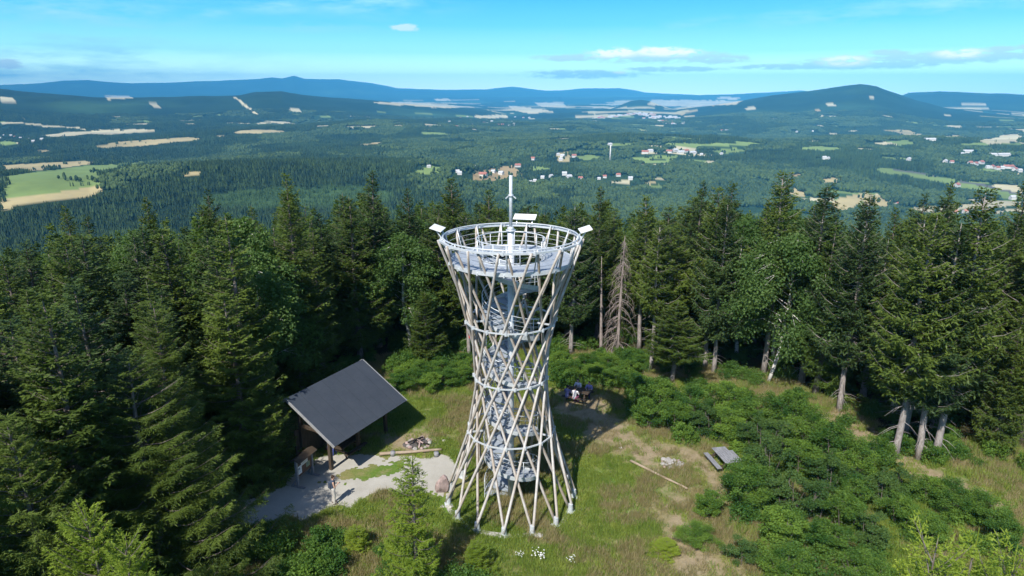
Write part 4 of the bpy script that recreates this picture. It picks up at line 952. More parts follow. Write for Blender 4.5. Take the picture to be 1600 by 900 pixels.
hed = [(625, 612, 1.5), (650, 606, 1.6), (676, 612, 1.6), (702, 604, 1.5), (725, 600, 1.6), (690, 590, 1.5), (655, 592, 1.5), (630, 595, 1.4), (875, 590, 1.5), (900, 592, 1.6), (930, 596, 1.6), (958, 606, 1.7), (915, 578, 1.5), (950, 580, 1.4), (985, 590, 1.6), (990, 615, 1.8), (870, 575, 1.4), (1000, 575, 1.2)]
def shrub_label(px, py, h, i):
    near = 'hedge behind the lawn left of the tower' if px < 800 else 'bushes behind the table right of the tower'
    return near
cnt = {}
for lst, grp, where in ((hed[:8], 'bushes of the hedge left of the tower', 'hedge behind the lawn left of the tower'), (hed[8:], 'bushes behind the shaded table', 'bushes behind the shaded picnic table'), (SHB, 'shrubs of the thicket right of the lawn', None)):
    lst = sorted(lst)
    if where:
        for i, (px, py, h) in enumerate(lst): x, y = xy(px, py); plant(SHR[i % 3], 'bush', x, y, h, f'green bush, {ORD[i]} from the left in the {where}', 'bush', grp, .85)
    else:
        rows = {'upper': [q for q in lst if q[1] < 715], 'middle': [q for q in lst if 715 <= q[1] < 812], 'lower': [q for q in lst if q[1] >= 812]}
        for rn, rl in rows.items():
            for i, (px, py, h) in enumerate(rl): x, y = xy(px, py); plant(SHR[(i * 7 + int(px)) % 4], 'shrub', x, y, h, f'leafy shrub, {ORD[i]} from the left in the {rn} row of the thicket', 'shrub', grp, .55 + .17 * h)

# ------------------------------------------------------------------ instancing for what nobody could count
def scatter(name, pts, rots, scales, idx, meshes, label, tilt=None):
    col = bpy.data.collections.new(name + '_sources')
    for i, me in enumerate(meshes):
        o = bpy.data.objects.new(f'{name}_{i:02d}', me); col.objects.link(o)
    me = bpy.data.meshes.new(name); me.vertices.add(len(pts)); me.vertices.foreach_set('co', np.asarray(pts, float).ravel())
    def at(n, t, v): a = me.attributes.new(n, t, 'POINT'); a.data.foreach_set('vector' if t == 'FLOAT_VECTOR' else 'value', v)
    rv = np.zeros((len(pts), 3)); rv[:, 2] = rots
    if tilt is not None: rv[:, :2] = tilt
    sc_ = np.asarray(scales, float); sc_ = np.stack([sc_] * 3, 1) if sc_.ndim == 1 else sc_
    at('rotv', 'FLOAT_VECTOR', rv.ravel()); at('sclv', 'FLOAT_VECTOR', sc_.ravel()); at('pick', 'INT', np.asarray(idx, np.int32))
    o = bpy.data.objects.new(name, me); link(o); tag(o, label, None, None, 'stuff')
    ng = bpy.data.node_groups.new(name, 'GeometryNodeTree'); ng.interface.new_socket('Geometry', in_out='INPUT', socket_type='NodeSocketGeometry'); ng.interface.new_socket('Geometry', in_out='OUTPUT', socket_type='NodeSocketGeometry')
    n = ng.nodes; L = ng.links; gi = n.new('NodeGroupInput'); go = n.new('NodeGroupOutput'); ip = n.new('GeometryNodeInstanceOnPoints'); ci = n.new('GeometryNodeCollectionInfo')
    ci.inputs[0].default_value = col; ci.inputs['Separate Children'].default_value = True; ci.inputs['Reset Children'].default_value = True; ip.inputs['Pick Instance'].default_value = True
    def na(nm, t): q = n.new('GeometryNodeInputNamedAttribute'); q.data_type = t; q.inputs[0].default_value = nm; return q.outputs['Attribute']
    L.new(gi.outputs[0], ip.inputs['Points']); L.new(ci.outputs[0], ip.inputs['Instance']); L.new(na('pick', 'INT'), ip.inputs['Instance Index'])
    e2 = n.new('FunctionNodeEulerToRotation'); L.new(na('rotv', 'FLOAT_VECTOR'), e2.inputs[0]); L.new(e2.outputs[0], ip.inputs['Rotation']); L.new(na('sclv', 'FLOAT_VECTOR'), ip.inputs['Scale']); L.new(ip.outputs[0], go.inputs[0])
    md = o.modifiers.new('instances', 'NODES'); md.node_group = ng; return o

# ---- the wood going down the slope behind the nearest trees
def joined(kind):                                # crown only is enough at this range, trunk kept short
    return kind[1]
MID = [spruce(91, 15, 2.7, .1, step=.5, tw=.3, detail=0, kw=.15), spruce(92, 15, 2.4, .12, step=.5, tw=.3, detail=0, kw=.15, mat=M_SPRUCE2), spruce(93, 15, 2.5, .1, step=.5, tw=.3, detail=0, kw=.14, mat=M_LARCHF, droop=.05),
       leafy(94, 13, 3.0, leaves=6000, ls=.26, mat=M_BIRCH, bark=M_BBARK, base=.25, trunk=True, clumps=24, drooping=.4)]
rg = np.random.default_rng(5)
n = 30000; d = np.sqrt(rg.uniform(50 ** 2, 330 ** 2, n)); a = rg.uniform(R(-43), R(43), n); X = d * np.sin(a); Y = CY + d * np.cos(a)
cell = {}; keep = []
near_t = np.array([(q[0], q[1]) for q in info])
S_ = sdf(X, Y, CLEAR); Z = height(X, Y)
for i in range(n):
    if S_[i] > -6: continue
    c = (int(X[i] // 3.3), int(Y[i] // 3.3))
    if c in cell: continue
    if d[i] < 110 and np.min(np.hypot(near_t[:, 0] - X[i], near_t[:, 1] - Y[i])) < 2.2: continue
    cell[c] = 1; keep.append(i)
keep = np.array(keep); X, Y, Z = X[keep], Y[keep], Z[keep]; n = len(X)
sx, _ = proj(X, Y, Z + 10); t = (450 - (skyy(sx) + rg.uniform(6, 70, n))) / FPX; H = CZ + (Y - CY) * (t * CP - SP) / (CP + t * SP) - Z
H = np.minimum(H, rg.uniform(12, 19, n)); ok = H > 5; X, Y, Z, H = X[ok], Y[ok], Z[ok], H[ok]; n = len(X)
sc3 = np.stack([np.clip(H / 15, .6, 1.15)] * 2 + [H / 15], 1); pk = rg.choice(4, n, p=[.42, .3, .16, .12])
scatter('slope_forest', np.stack([X, Y, Z - .1], 1), rg.uniform(0, 6.28, n), sc3, pk, [k[1] for k in MID], 'dense conifer wood dropping away behind the clearing')

# ---- valley forest: clumps of small trees over the hills
def patch(seed, kind, n=42, half=19):
    r = np.random.default_rng(seed); g = G()
    for i in range(n):
        x, y = r.uniform(-half, half, 2); h = r.uniform(9, 16) * (.55 if kind == 'young' else 1); w = h * (.19 if kind != 'dec' else .34) * r.uniform(.8, 1.3); tint = r.random()
        if kind == 'con' or kind == 'young':
            seg = 6; a0 = r.uniform(0, 6)
            for (zb, zt, rb) in ((-.25, .62, 1.0), (.4, 1.0, .62)):
                v = []; 
                for j in range(seg): a_ = a0 + j * 6.283 / seg; rr = w * rb * r.uniform(.75, 1.25); v.append((x + rr * math.cos(a_), y + rr * math.sin(a_), h * zb if zb < 0 else h * (zb + r.uniform(-.06, .06))))
                v.append((x + r.normal(0, .2), y + r.normal(0, .2), h * zt)); f = [(j, (j + 1) % seg, (j + 2) % seg, seg) for j in range(0, seg, 2)]
                g.add(v, f, tint)
        else:
            for q in range(3):
                c = (x + r.normal(0, w * .4), y + r.normal(0, w * .4), h * r.uniform(.4, .68)); g.blobby(c, (w * .75, w * .75, h * .38), 6, 4, .12, int(r.integers(1e6)), min(1, max(0, tint + r.normal(0, .15))))
    return g
M_CON = foliage('far_conifers', (.012, .028, .010), (.055, .095, .024), .0, .003, .7, .8)
M_DEC = foliage('far_broadleaf_trees', (.015, .036, .012), (.072, .112, .028), .0, .004, .7, .8)
M_YNG = foliage('far_young_wood', (.035, .075, .022), (.07, .125, .035), .0, .01, .6, .8)
PM = [patch(i, 'con').mesh('far_clump', M_CON, False, True) for i in (1, 2, 3)] + [patch(i, 'dec', 22).mesh('far_clump', M_DEC, True, True) for i in (4, 5)] + [patch(6, 'young', 90).mesh('far_clump', M_YNG, False, True)] + \
     [patch(7, 'dec', 3, 7).mesh('far_clump', M_DEC, True, True), patch(8, 'con', 3, 6).mesh('far_clump', M_CON, False, True)]
st = 36.0; DM = 6800
xs, ys = np.meshgrid(np.arange(-DM * .75, DM * .75, st), np.arange(200, DM, st)); X = xs.ravel() + rg.uniform(-9, 9, xs.size); Y = ys.ravel() + rg.uniform(-9, 9, xs.size)
dd = np.hypot(X, Y - CY); az_ = np.degrees(np.arctan2(X, Y - CY)); ok = (dd > 320) & (dd < DM) & (np.abs(az_) < 41); X, Y, dd = X[ok], Y[ok], dd[ok]; Z = height(X, Y)
HOUSES = [(755, 276, 'r', 26), (771, 270, 'w', 16), (783, 273, 'w', 20), (809, 261, 'r', 24), (833, 250, 'r', 18), (872, 243, 'w', 14), (879, 246, 'w', 20), (876, 251, 'w', 16), (897, 246, 'r', 20), (848, 279, 'w', 14), (861, 277, 'w', 14), (882, 274, 'w', 18), (889, 279, 'w', 20), (829, 286, 'w', 12), (836, 284, 'w', 12), (907, 281, 'r', 16),
 (936, 281, 'w', 12), (945, 278, 'r', 14), (966, 276, 'r', 16), (985, 281, 'w', 16), (1008, 240, 'r', 30), (1016, 238, 'w', 24), (1046, 239, 'r', 28), (1055, 237, 'w', 24), (1063, 240, 'w', 30), (1072, 238, 'r', 24), (1082, 241, 'w', 34), (1096, 243, 'w', 14), (953, 228, 'w', 20), (1420, 251, 'w', 18), (1461, 256, 'w', 14), (1477, 254, 'w', 18), (1487, 255, 'r', 16), (1512, 239, 'w', 44),
 (1502, 243, 'w', 24), (1552, 244, 'w', 40), (1568, 244, 'w', 60), (1516, 257, 'r', 20), (1524, 258, 'r', 22), (1533, 256, 'r', 24), (1543, 263, 'w', 16), (1550, 263, 'r', 22), (1558, 265, 'r', 20), (1566, 264, 'w', 16), (1573, 263, 'r', 26), (1580, 263, 'r', 26), (1586, 267, 'r', 22), (1593, 269, 'w', 18), (1495, 292, 'r', 22), (1402, 321, 'r', 13), (1492, 334, 'o', 14), (1508, 333, 'o', 14), (1474, 338, 'w', 12), (1430, 334, 'w', 12),
 (1582, 312, 'w', 18), (1457, 220, 'w', 30), (1447, 220, 'w', 26), (2, 217, 'w', 16), (17, 213, 'w', 18), (23, 215, 'r', 16), (32, 217, 'w', 18), (45, 218, 'w', 16), (52, 222, 'w', 18), (66, 219, 'w', 22), (93, 217, 'w', 18), (6, 212, 'w', 14), (1288, 249, 'w', 18), (1294, 249, 'w', 14), (1127, 242, 'w', 14), (741, 262, 'w', 10), (670, 262, 'w', 12), (718, 273, 'w', 14), (715, 270, 'w', 12), (1135, 205, 'w', 30), (1128, 205, 'r', 24), (1245, 207, 'w', 16), (1270, 206, 'w', 14)]
def ground_hit(px, py):                          # march the photograph's ray to the real terrain
    dx, dy, dz = ray(px, py); t = np.concatenate([np.arange(300, 3000, 4.0), np.arange(3000, 14000, 12.0)]); x = dx * t; y = CY + dy * t; z = CZ + dz * t
    hit = np.nonzero(z < height(x, y))[0]
    if not len(hit): return None
    i = hit[0]; return float(x[i]), float(y[i])
HP = [(ground_hit(px, py), c, s) for px, py, c, s in HOUSES]; HP = [(p, c, s, HOUSES[i]) for i, (p, c, s) in enumerate(HP) if p]
hx = np.array([p[0][0] for p in HP]); hy = np.array([p[0][1] for p in HP])
cov = landcover(X, Y, Z); ux = X / dd; uy = (Y - CY) / dd
for q_ in (30, 60): c2 = landcover(X + ux * q_, Y + uy * q_, height(X + ux * q_, Y + uy * q_)); cov = np.where((cov == 0) & (c2 != 5), c2, cov)
hd = np.min(np.hypot(X[:, None] - hx, (Y[:, None] - hy) * .45 + 9), 1)
sx, sy = proj(X, Y, Z)
nn = fbm(X / 420, Y / 420, 3, 41) + .16 * ((sx > 640) & (sx < 1240) & (sy > 225) & (sy < 300)) + .06 * (sx > 900) - .05 * (sx < 600)
open_ = (fbm(X / 300, Y / 300, 4, 55) > .68) & (dd > 1500)
pk = np.where(nn > .57, 3 + (rg.random(len(X)) < .5), rg.integers(0, 3, len(X))); pk = np.where(cov == 5, 5, pk)
ok = ((cov == 0) | (cov == 5)) & (hd > 28) & ~(open_ & (rg.random(len(X)) < .6)); far_ = np.clip(dd / 6000, 0, 1)
X, Y, Z, pk = X[ok], Y[ok], Z[ok], pk[ok]; sc1 = rg.uniform(.85, 1.2, len(X)); ex = []
FT = [(55, 266, 6), (66, 263, 6), (76, 262, 6), (84, 264, 6), (90, 264, 6), (20, 270, 6), (10, 272, 6), (28, 271, 6), (96, 279, 6), (106, 282, 6), (116, 282, 6), (124, 284, 6), (140, 281, 6), (149, 283, 6), (111, 291, 7), (127, 290, 7), (139, 290, 7), (147, 270, 6), (103, 257, 6), (125, 256, 7), (160, 258, 6), (182, 226, 6), (205, 223, 7), (218, 222, 6), (228, 224, 7), (240, 219, 6), (182, 228, 7), (195, 226, 6),
      (262, 218, 6), (175, 204, 6), (190, 205, 6), (1380, 309, 6), (1362, 312, 6), (1370, 316, 6), (1345, 309, 6), (1530, 216, 6), (1556, 222, 7), (1593, 221, 6), (1010, 247, 6), (1022, 246, 7), (1045, 245, 6), (880, 249, 6), (800, 263, 7), (780, 262, 6), (660, 266, 6), (680, 268, 6), (1450, 276, 6), (1490, 288, 6), (1408, 206, 6), (1430, 210, 6)]
for px, py, k in FT:
    q = ground_hit(px, py)
    if q: ex.append((q[0], q[1], hz1(*q), k))
for i in range(520):                              # loose trees round the hamlets
    h = HP[rg.integers(len(HP))]; q = (h[0][0] + rg.normal(0, 60), h[0][1] + rg.normal(0, 80))
    if np.min(np.hypot(hx - q[0], hy - q[1])) < 20 or np.min(np.hypot(hx - q[0], (hy - 30 - q[1]) * .5)) < 18: continue
    ex.append((q[0], q[1], hz1(*q), 6))
ex = np.array(ex); P = np.concatenate([np.stack([X, Y, Z - .5], 1), ex[:, :3]]); pk = np.concatenate([pk, ex[:, 3].astype(int)]); sc1 = np.concatenate([sc1, rg.uniform(.7, 1.1, len(ex))])
scatter('valley_forest', P, rg.uniform(0, 6.28, len(P)), sc1, pk, PM, 'dark conifer and broadleaf woods covering the valley')

# ---- houses of the valley
def house_mesh(w, l, h, rh):
    a = G(); a.box((0, 0, h / 2 - 1), (l, w, h + 2)); 
    for s in (-1, 1): x = s * (l / 2 - .01); a.add([(x, -w / 2, h), (x, w / 2, h), (x, 0, h + rh * .96), (x, 0, h + rh * .96)], [(0, 1, 2, 3)])
    b = G(); o = .5
    for s in (-1, 1): b.beam((0, s * (w / 2 + o), h - .25), (0, -s * .05, h + rh), l + 2 * o, .3)
    c = G(); c.box((l * .2, w * .12, h + rh), (.9, .9, 2.0)); return a, b, c
M_WALL = plain('white_render', (.62, .60, .56), .8, 0, .05, .2); M_RED = plain('red_tiles', (.38, .15, .11), .8, 0, .2, .2); M_OR = plain('orange_tiles', (.48, .22, .14), .8, 0, .2, .2); M_GREYR = plain('pale_grey_roof', (.5, .5, .5), .7, 0, .15, .2)
HM = {}
for c, m in (('r', M_RED), ('w', M_GREYR), ('o', M_OR)):
    a, b, ch = house_mesh(1, 1, 1, 1) if False else house_mesh(9, 12, 5.5, 4.2); HM[c] = (a.mesh('wall', M_WALL), b.mesh('roof', m), ch.mesh('chimney', m))
rh_ = random.Random(3); DC = {'r': 'red-roofed white house', 'w': 'pale-roofed white house', 'o': 'orange-roofed white house'}
def place_house(x, y, c, s, label, group):
    e = bpy.data.objects.new('house', None); SC.collection.objects.link(e); e.location = (x, y, hz1(x, y)); e.rotation_euler = (0, 0, rh_.uniform(-.6, .6)); k = s / 15
    e.scale = (k, max(.8, min(k, 1.6)), max(.8, min(k, 1.25))); tag(e, label, 'house', group); r_ = None
    for me in HM[c][:2]:
        o = bpy.data.objects.new(me.name.split('.')[0], me); SC.collection.objects.link(o); o.parent = e; r_ = o
    if s < 40: o = bpy.data.objects.new('chimney', HM[c][2]); SC.collection.objects.link(o); o.parent = r_
def area(px, py):
    if py < 232 and px < 300: return 'far left valley village'
    if py < 212: return 'clearing under the right-hand mountain'
    if px < 960 and py > 266: return 'hamlet behind the mast top'
    if px < 960: return 'hamlet beyond the bare brown hill'
    if px < 1250: return 'hamlet right of the white mast'
    if py > 300: return 'trees below the straw field'
    if px < 1500 and py < 262: return 'woods left of the far right village'
    return 'far right valley village'
byA = {}
for p, c, s, (px, py, _, _) in HP: byA.setdefault((area(px, py), c), []).append((px, py, p, c, s))
for (ar, c), l in byA.items():
    l.sort(key=lambda q: q[0])
    for i, (px, py, p, c, s) in enumerate(l): place_house(p[0], p[1], c, s, f'{DC[c]} in the {ar}, ' + ('the only one' if len(l) == 1 else f'{ORD[i]} from the left'), 'houses in the ' + ar)
TOWN = [(921, 186, 960, 183, 9), (955, 183, 985, 178, 14), (985, 178, 1022, 179, 18), (1005, 180, 1035, 182, 14), (1005, 187, 1030, 184, 8), (1025, 183, 1060, 184, 12), (1028, 190, 1050, 193, 12), (1035, 194, 1070, 194, 10), (1044, 182, 1056, 185, 5)]
rt = random.Random(9); tl = []
for x0, y0, x1, y1, n_ in TOWN:
    for k in range(n_):
        q = rt.random(); h = ground_hit(x0 + (x1 - x0) * q + rt.uniform(-2, 2), y0 + (y1 - y0) * q + rt.uniform(-1.6, 1.6))
        if h: tl.append((h, rt.choice('wwr' if y0 < 189 else 'wrr')))
for h, c in tl: place_house(h[0], h[1], c, rt.uniform(24, 52), 'pale building of the distant town below the cone-shaped hill', 'buildings of the distant town')
for k in range(26):
    h = ground_hit(rt.gauss(765, 26), rt.uniform(183, 200))
    if h: place_house(h[0], h[1], rt.choice('wwr'), rt.uniform(16, 26), 'small white house scattered in the far village left of the town', 'houses of the far village')
h = ground_hit(953, 256)
if h:
    z = hz1(*h); dist = math.hypot(h[0], h[1] - CY); hh = 28 * dist / FPX
    t = empty('mast', (h[0], h[1], z), 0, 'tall white chimney-like mast standing alone in the valley', 'mast'); g = G(); g.tube([(0, 0, 0), (0, 0, hh)], [2.6, 1.8], 12); g.build('shaft', M_WALL, t, True); g = G(); g.box((6, 0, 3), (22, 9, 6)); g.build('base_building', M_WALL, t)

# ------------------------------------------------------------------ ground vegetation
def tuft(seed, n, h, spread, w, mat):
    r = np.random.default_rng(seed); g = G(); a = r.uniform(0, 6.28, n); q = r.random(n) ** .5 * spread; P = np.stack([q * np.cos(a), q * np.sin(a), np.zeros(n)], 1)
    D = unit(np.stack([r.normal(0, .38, n), r.normal(0, .38, n), np.ones(n)], 1)); S = unit(np.cross(D, r.normal(size=(n, 3)))); g.kites(P, D, S, h * r.uniform(.5, 1.2, n), w, .35, r.random(n)); return g.mesh('tuft', mat, False, True)
TF = [tuft(1, 60, .16, .32, .022, M_GRASS), tuft(2, 60, .22, .3, .022, M_GRASS), tuft(3, 46, .42, .26, .018, M_DRY), tuft(4, 40, .34, .3, .018, M_DRY), tuft(5, 60, .45, .3, .025, M_GRASS)]
n = 90000; X = rg.uniform(-26, 44, n); Y = rg.uniform(-24, 26, n); s = sdf(X, Y, CLEAR); dist = np.hypot(X, Y - CY)
pth = np.max([sdf(X, Y, p) for p in (PATHP, PATHB)], 0) + (fbm(X / 1.1, Y / 1.1, 4, 3) - .5) * 1.5; dr = np.max([sdf(X, Y, p) for p in DIRT], 0) + (fbm(X / 1.5, Y / 1.5, 3, 6) - .5) * 2
dry = fbm(X / 3.5, Y / 3.5, 4, 15) + .16 * np.clip((-2.5 - Y) / 4, 0, 1.3) * (X > -9) - .03 * (Y > 2) + .06 * (X > 5)
sx, sy = proj(X, Y, 0.0)
ok = (s > -1.5) & (pth < -.1) & (sx > -40) & (sx < 1640) & (sy < 930) & (rg.random(n) > np.clip(dr * .7 + .6, .25, .9)); X, Y, dry, dr, sx, sy = X[ok], Y[ok], dry[ok], dr[ok], sx[ok], sy[ok]; n = len(X)
r1 = rg.random(n); pk = np.where(r1 < .5, 0, 1); pk = np.where((dry > .49) & (r1 < .6), np.where(r1 < .3, 2, 3), pk); tall = (Y < -8) & (rg.random(n) < .3) | ((sx > 1150) & (rg.random(n) < .3)); pk = np.where(tall & (pk < 2), 4, pk)
scatter('grass', np.stack([X, Y, np.zeros(n)], 1), rg.uniform(0, 6.28, n), rg.uniform(.7, 1.3, n), pk, TF, 'mown and long grass, partly dry, over the clearing')
BR = [leafy(101, .8, .8, 8, 1500, .07, mat=M_BRAM), leafy(102, .6, .9, 8, 1500, .06, mat=M_BRAM), leafy(103, 1.0, .7, 8, 1500, .07, mat=M_LEAF)]
BA = [gpoly([(335, 838), (450, 818), (540, 838), (600, 880), (640, 980), (200, 1000)]), gpoly([(605, 600), (740, 585), (735, 560), (610, 570)]), gpoly([(860, 605), (950, 612), (990, 600), (1110, 592), (1010, 560), (860, 555)]),
      gpoly([(985, 660), (1060, 690), (1110, 700), (1160, 720), (1140, 770), (1160, 820), (1130, 910), (1600, 910), (1590, 850), (1500, 800), (1400, 770), (1330, 700), (1230, 640), (1110, 600), (985, 600)]), gpoly([(500, 900), (560, 850), (640, 860), (740, 900), (800, 1000), (480, 1000)])]
n = 9000; X = rg.uniform(-30, 45, n); Y = rg.uniform(-26, 30, n); s = sdf(X, Y, CLEAR); ba = np.array([sdf(X, Y, p) for p in BA]); p_ = np.where(ba[0] > 0, .62, 0); p_ = np.maximum(p_, np.where(ba[1] > 0, .6, 0)); p_ = np.maximum(p_, np.where(ba[2] > 0, .45, 0)); p_ = np.maximum(p_, np.where(ba[3] > 0, .22, 0)); p_ = np.maximum(p_, np.where(ba[4] > 0, .3, 0)); p_ = np.maximum(p_, np.where(s < -.5, .12, 0)); p_ = np.maximum(p_, np.where((s < 1) & (s > -2.5), .22, 0))
pp = np.max([sdf(X, Y, p) for p in (PATHP, PATHB)], 0); tblx, tbly = tb[0], tb[1]
ok = (rg.random(n) < p_) & (pp < -.8) & ~((X > -15) & (X < -4) & (Y > 0) & (Y < 12)) & (np.hypot(X - tblx, Y - tbly) > 1.5) & (np.hypot(X - pb[0], Y - pb[1]) > 2.2); X, Y = X[ok], Y[ok]
scatter('brambles', np.stack([X, Y, height(X, Y)], 1), rg.uniform(0, 6.28, len(X)), rg.uniform(.7, 1.35, len(X)), rg.integers(0, 3, len(X)), [b[1] for b in BR], 'low green brambles and ferns round the clearing')
# white flowers in the foreground grass
fm_ = plain('white_petals', (.85, .85, .8), .7); g = G(); r = np.random.default_rng(4); n_ = 26; P = np.stack([r.normal(0, .18, n_), r.normal(0, .18, n_), r.uniform(.35, .6, n_)], 1); D = unit(r.normal(size=(n_, 3)) * (1, 1, .3)); g.kites(P, D, unit(np.cross(D, (0, 0, 1.))), .09, .08, .5); fl = g.mesh('petals', fm_)
g = G(); D2 = unit(np.stack([r.normal(0, .1, n_), r.normal(0, .1, n_), np.ones(n_)], 1)); g.kites(P * (1, 1, 0), D2, unit(np.cross(D2, r.normal(size=(n_, 3)))), P[:, 2], .03, .4, .5); g.kites(P * (1.3, 1.3, 0), unit(D2 + r.normal(0, .5, (n_, 3))), unit(np.cross(D2, r.normal(size=(n_, 3)))), .3, .06, .4, .5); fs = g.mesh('leaves', M_GRASS, False, True)
for i, (px, py, lab) in enumerate(((812, 872, 'clump of white flowers in front of the tower, leftmost of three'), (842, 874, 'largest clump of white flowers in front of the tower'), (893, 880, 'small clump of white flowers right of the others'))):
    e = empty('flowers', GP(px, py), i * 2.0, lab, 'flowers', 'white flowers before the tower'); e.scale = (1.1, .9, .7) if i == 1 else (.6, .6, .6)
    for me in (fs, fl): o = bpy.data.objects.new(me.name.split('.')[0], me); link(o, e)

# ------------------------------------------------------------------ people
def capsules(g, segs):
    for a, b, ra, rb in segs:
        a = np.array(a, float); b = np.array(b, float); n_ = 6; pts = [a + (b - a) * q for q in np.linspace(0, 1, n_)]; g.tube(pts, np.linspace(ra, rb, n_), 12); g.blobby(a, ra, 12, 8); g.blobby(b, rb, 12, 8)
def remesh(name, g, mat, parent, vox=.009):
    o = g.build(name, mat, parent, True); m = o.modifiers.new('remesh', 'REMESH'); m.mode = 'VOXEL'; m.voxel_size = vox; m.use_smooth_shade = True
    s_ = o.modifiers.new('smooth', 'SMOOTH'); s_.factor = .5; s_.iterations = 3; return o
M_SKIN = plain('skin', (.55, .34, .25), .6, 0, .06, 20)
def cloth(n, c): return plain(n, c, .9, 0, .12, 14)
def arm(sh_, el_, wr, grip=(0, 0, -1)):
    sh_, el_, wr = map(np.array, (sh_, el_, wr)); d = unit((wr - el_)[None])[0]; sgs = [(sh_, el_, .052, .040), (el_, wr, .039, .027)]
    hd_ = wr + d * .09; s_ = unit(np.cross(d, np.array(grip, float))[None])[0]; u = np.cross(s_, d); sgs.append((wr, hd_, .028, .03)); sgs.append((wr + d * .05 + s_ * .02, wr + d * .08 + s_ * .03, .022, .015))
    for k, l in enumerate((.075, .085, .08, .062)):
        b = hd_ + s_ * (.027 - .018 * k); m = b + d * l * .5 + u * .01; e = m + (d * .5 + u * .7) * l * .45; sgs += [(b, m, .0095, .009), (m, e, .009, .0075)]
    t0 = wr + d * .03 + s_ * .03; sgs += [(t0, t0 + d * .035 + s_ * .025, .012, .011), (t0 + d * .035 + s_ * .025, t0 + d * .065 + s_ * .02 + u * .02, .010, .009)]
    return sgs
def head(g, c, f=(0, 1, 0), tilt=0.0):
    c = np.array(c, float); f = np.array(f, float); s_ = np.cross(f, (0, 0, 1.))
    g.blobby(c, (.082, .095, .115), 16, 12); g.blobby(c + f * .03 + (0, 0, -.06), (.062, .065, .06), 12, 8); g.blobby(c + f * .102 + (0, 0, -.018), (.013, .02, .024), 8, 6); g.blobby(c + f * .088 + (0, 0, -.062), (.024, .012, .009), 8, 6)
    for q in (-1, 1): g.blobby(c + s_ * q * .086 + (0, 0, -.015), (.014, .022, .032), 8, 6); g.blobby(c + s_ * q * .032 + f * .083 + (0, 0, .012), (.016, .01, .008), 8, 5)
def standing(loc, rz):
    t = empty('person', loc, rz, 'person in dark vest and pale trousers standing on the gravel path with a phone', 'person')
    legs = [((-.09, 0, .92), (-.10, .02, .50), .088, .06), ((-.10, .02, .50), (-.11, -.02, .10), .056, .04), ((.09, 0, .92), (.11, .03, .50), .088, .06), ((.11, .03, .50), (.13, .0, .10), .056, .04)]
    feet = [((-.11, -.05, .05), (-.12, .15, .035), .045, .036), ((.13, -.03, .05), (.15, .17, .035), .045, .036)]
    torso = [((0, 0, .95), (0, 0, 1.12), .135, .125), ((0, 0, 1.12), (0, .0, 1.36), .125, .14), ((-.11, 0, 1.40), (.11, 0, 1.40), .075, .075)]
    a1 = arm((-.19, 0, 1.41), (-.24, .04, 1.13), (-.08, .26, 1.20)); a2 = arm((.19, 0, 1.41), (.23, .05, 1.13), (.06, .27, 1.22))
    g = G(); capsules(g, legs + feet + torso + a1 + a2 + [((0, 0, 1.42), (0, .03, 1.56), .055, .05)]); head(g, (0, .06, 1.65)); b = remesh('body', g, M_SKIN, t, .0075)
    g = G(); capsules(g, [(a, c, r1 + .014, r2 + .012) for a, c, r1, r2 in torso]); capsules(g, [((0, -.16, 1.10), (0, -.15, 1.36), .1, .1)]); remesh('vest', g, cloth('navy_cloth', (.05, .065, .10)), b, .01)
    g = G(); capsules(g, [(a, c, r1 + .014, r2 + .018) for a, c, r1, r2 in legs] + [((-.06, 0, .95), (.06, 0, .95), .125, .125)]); remesh('trousers', g, cloth('pale_cloth', (.50, .47, .43)), b, .01)
    g = G(); capsules(g, [(a, c, r1 + .008, r2 + .008) for a, c, r1, r2 in feet]); remesh('shoes', g, cloth('brown_shoes', (.12, .09, .07)), b, .01)
    g = G(); g.blobby((0, .035, 1.685), (.094, .102, .105), 16, 12); remesh('hair', g, cloth('dark_brown_hair', (.05, .03, .02)), b, .01)
    g = G(); g.box((-.01, .36, 1.235), (.075, .13, .012)); ph = g.build('phone', plain('dark_phone', (.03, .03, .03), .3), None); ph.location = loc; ph.rotation_euler = (0, 0, rz); tag(ph, 'dark phone held in both hands by the standing person', 'phone')
lp = GP(522, 787); standing(lp, R(-65))
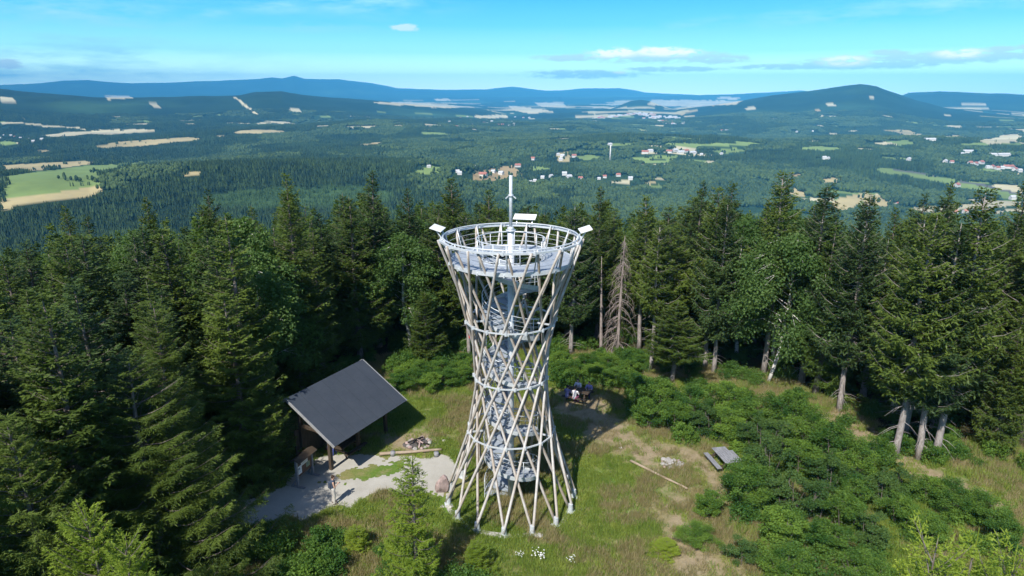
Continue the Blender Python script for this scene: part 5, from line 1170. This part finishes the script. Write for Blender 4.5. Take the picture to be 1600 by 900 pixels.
def seated(loc, rz, shirt, trs, hair, label, lean=.12):
    t = empty('person', loc, rz, label, 'person', 'people sitting outdoors')
    legs = [((-.1, 0, .56), (-.13, .42, .53), .085, .06), ((-.13, .42, .53), (-.13, .40, .12), .056, .04), ((.1, 0, .56), (.13, .42, .53), .085, .06), ((.13, .42, .53), (.14, .38, .12), .056, .04)]
    feet = [((-.13, .36, .05), (-.13, .56, .035), .045, .036), ((.14, .34, .05), (.14, .54, .035), .045, .036)]
    torso = [((0, 0, .57), (0, lean * .4, .78), .135, .125), ((0, lean * .4, .78), (0, lean, .98), .125, .14), ((-.11, lean, 1.02), (.11, lean, 1.02), .075, .075)]
    a1 = arm((-.19, lean, 1.03), (-.25, lean + .1, .82), (-.10, lean + .34, .84)); a2 = arm((.19, lean, 1.03), (.25, lean + .1, .82), (.10, lean + .34, .84))
    g = G(); capsules(g, legs + feet + torso + a1 + a2 + [((0, lean, 1.04), (0, lean + .04, 1.18), .055, .05)]); head(g, (0, lean + .07, 1.27)); b = remesh('body', g, M_SKIN, t, .009)
    g = G(); capsules(g, [(a, c, r1 + .016, r2 + .014) for a, c, r1, r2 in torso] + [(a1[0][0], a1[0][1], .066, .056), (a2[0][0], a2[0][1], .066, .056)]); remesh('shirt', g, cloth('shirt', shirt), b, .011)
    g = G(); capsules(g, [(a, c, r1 + .014, r2 + .016) for a, c, r1, r2 in legs] + [((-.06, 0, .57), (.06, 0, .57), .125, .125)]); remesh('trousers', g, cloth('trousers', trs), b, .011)
    g = G(); capsules(g, [(a, c, r1 + .008, r2 + .008) for a, c, r1, r2 in feet]); remesh('shoes', g, cloth('shoes', (.3, .3, .3)), b, .011)
    g = G(); g.blobby((0, lean + .045, 1.305), (.094, .102, .105), 16, 12); remesh('hair', g, cloth('hair', hair), b, .011)
def ptb(base, rz, x, y): return (base[0] + x * math.cos(rz) - y * math.sin(rz), base[1] + x * math.sin(rz) + y * math.cos(rz), -.08)
seated(ptb(pb, PBZ, -.55, -.84), PBZ, (.20, .18, .34), (.04, .04, .06), (.04, .03, .03), 'person in lilac shirt on the near bench of the shaded table')
seated(ptb(pb, PBZ, .05, -.84), PBZ, (.75, .70, .68), (.25, .06, .12), (.05, .03, .02), 'person in white top and maroon trousers at the shaded table')
seated(ptb(pb, PBZ, -.3, .84), PBZ + math.pi, (.6, .58, .66), (.08, .08, .1), (.1, .07, .05), 'person in pale grey top on the far bench of the shaded table')
seated(ptb(pb, PBZ, .6, .84), PBZ + math.pi, (.26, .23, .45), (.04, .04, .1), (.03, .02, .02), 'person in violet-blue top on the far bench of the shaded table')
q = sh(.9, 1.9 - .84); 
seated(ptb(PST, srz, -.6, .84), srz + math.pi, (.05, .38, .36), (.06, .08, .25), (.05, .04, .03), 'person in teal top sitting at the table under the shelter')
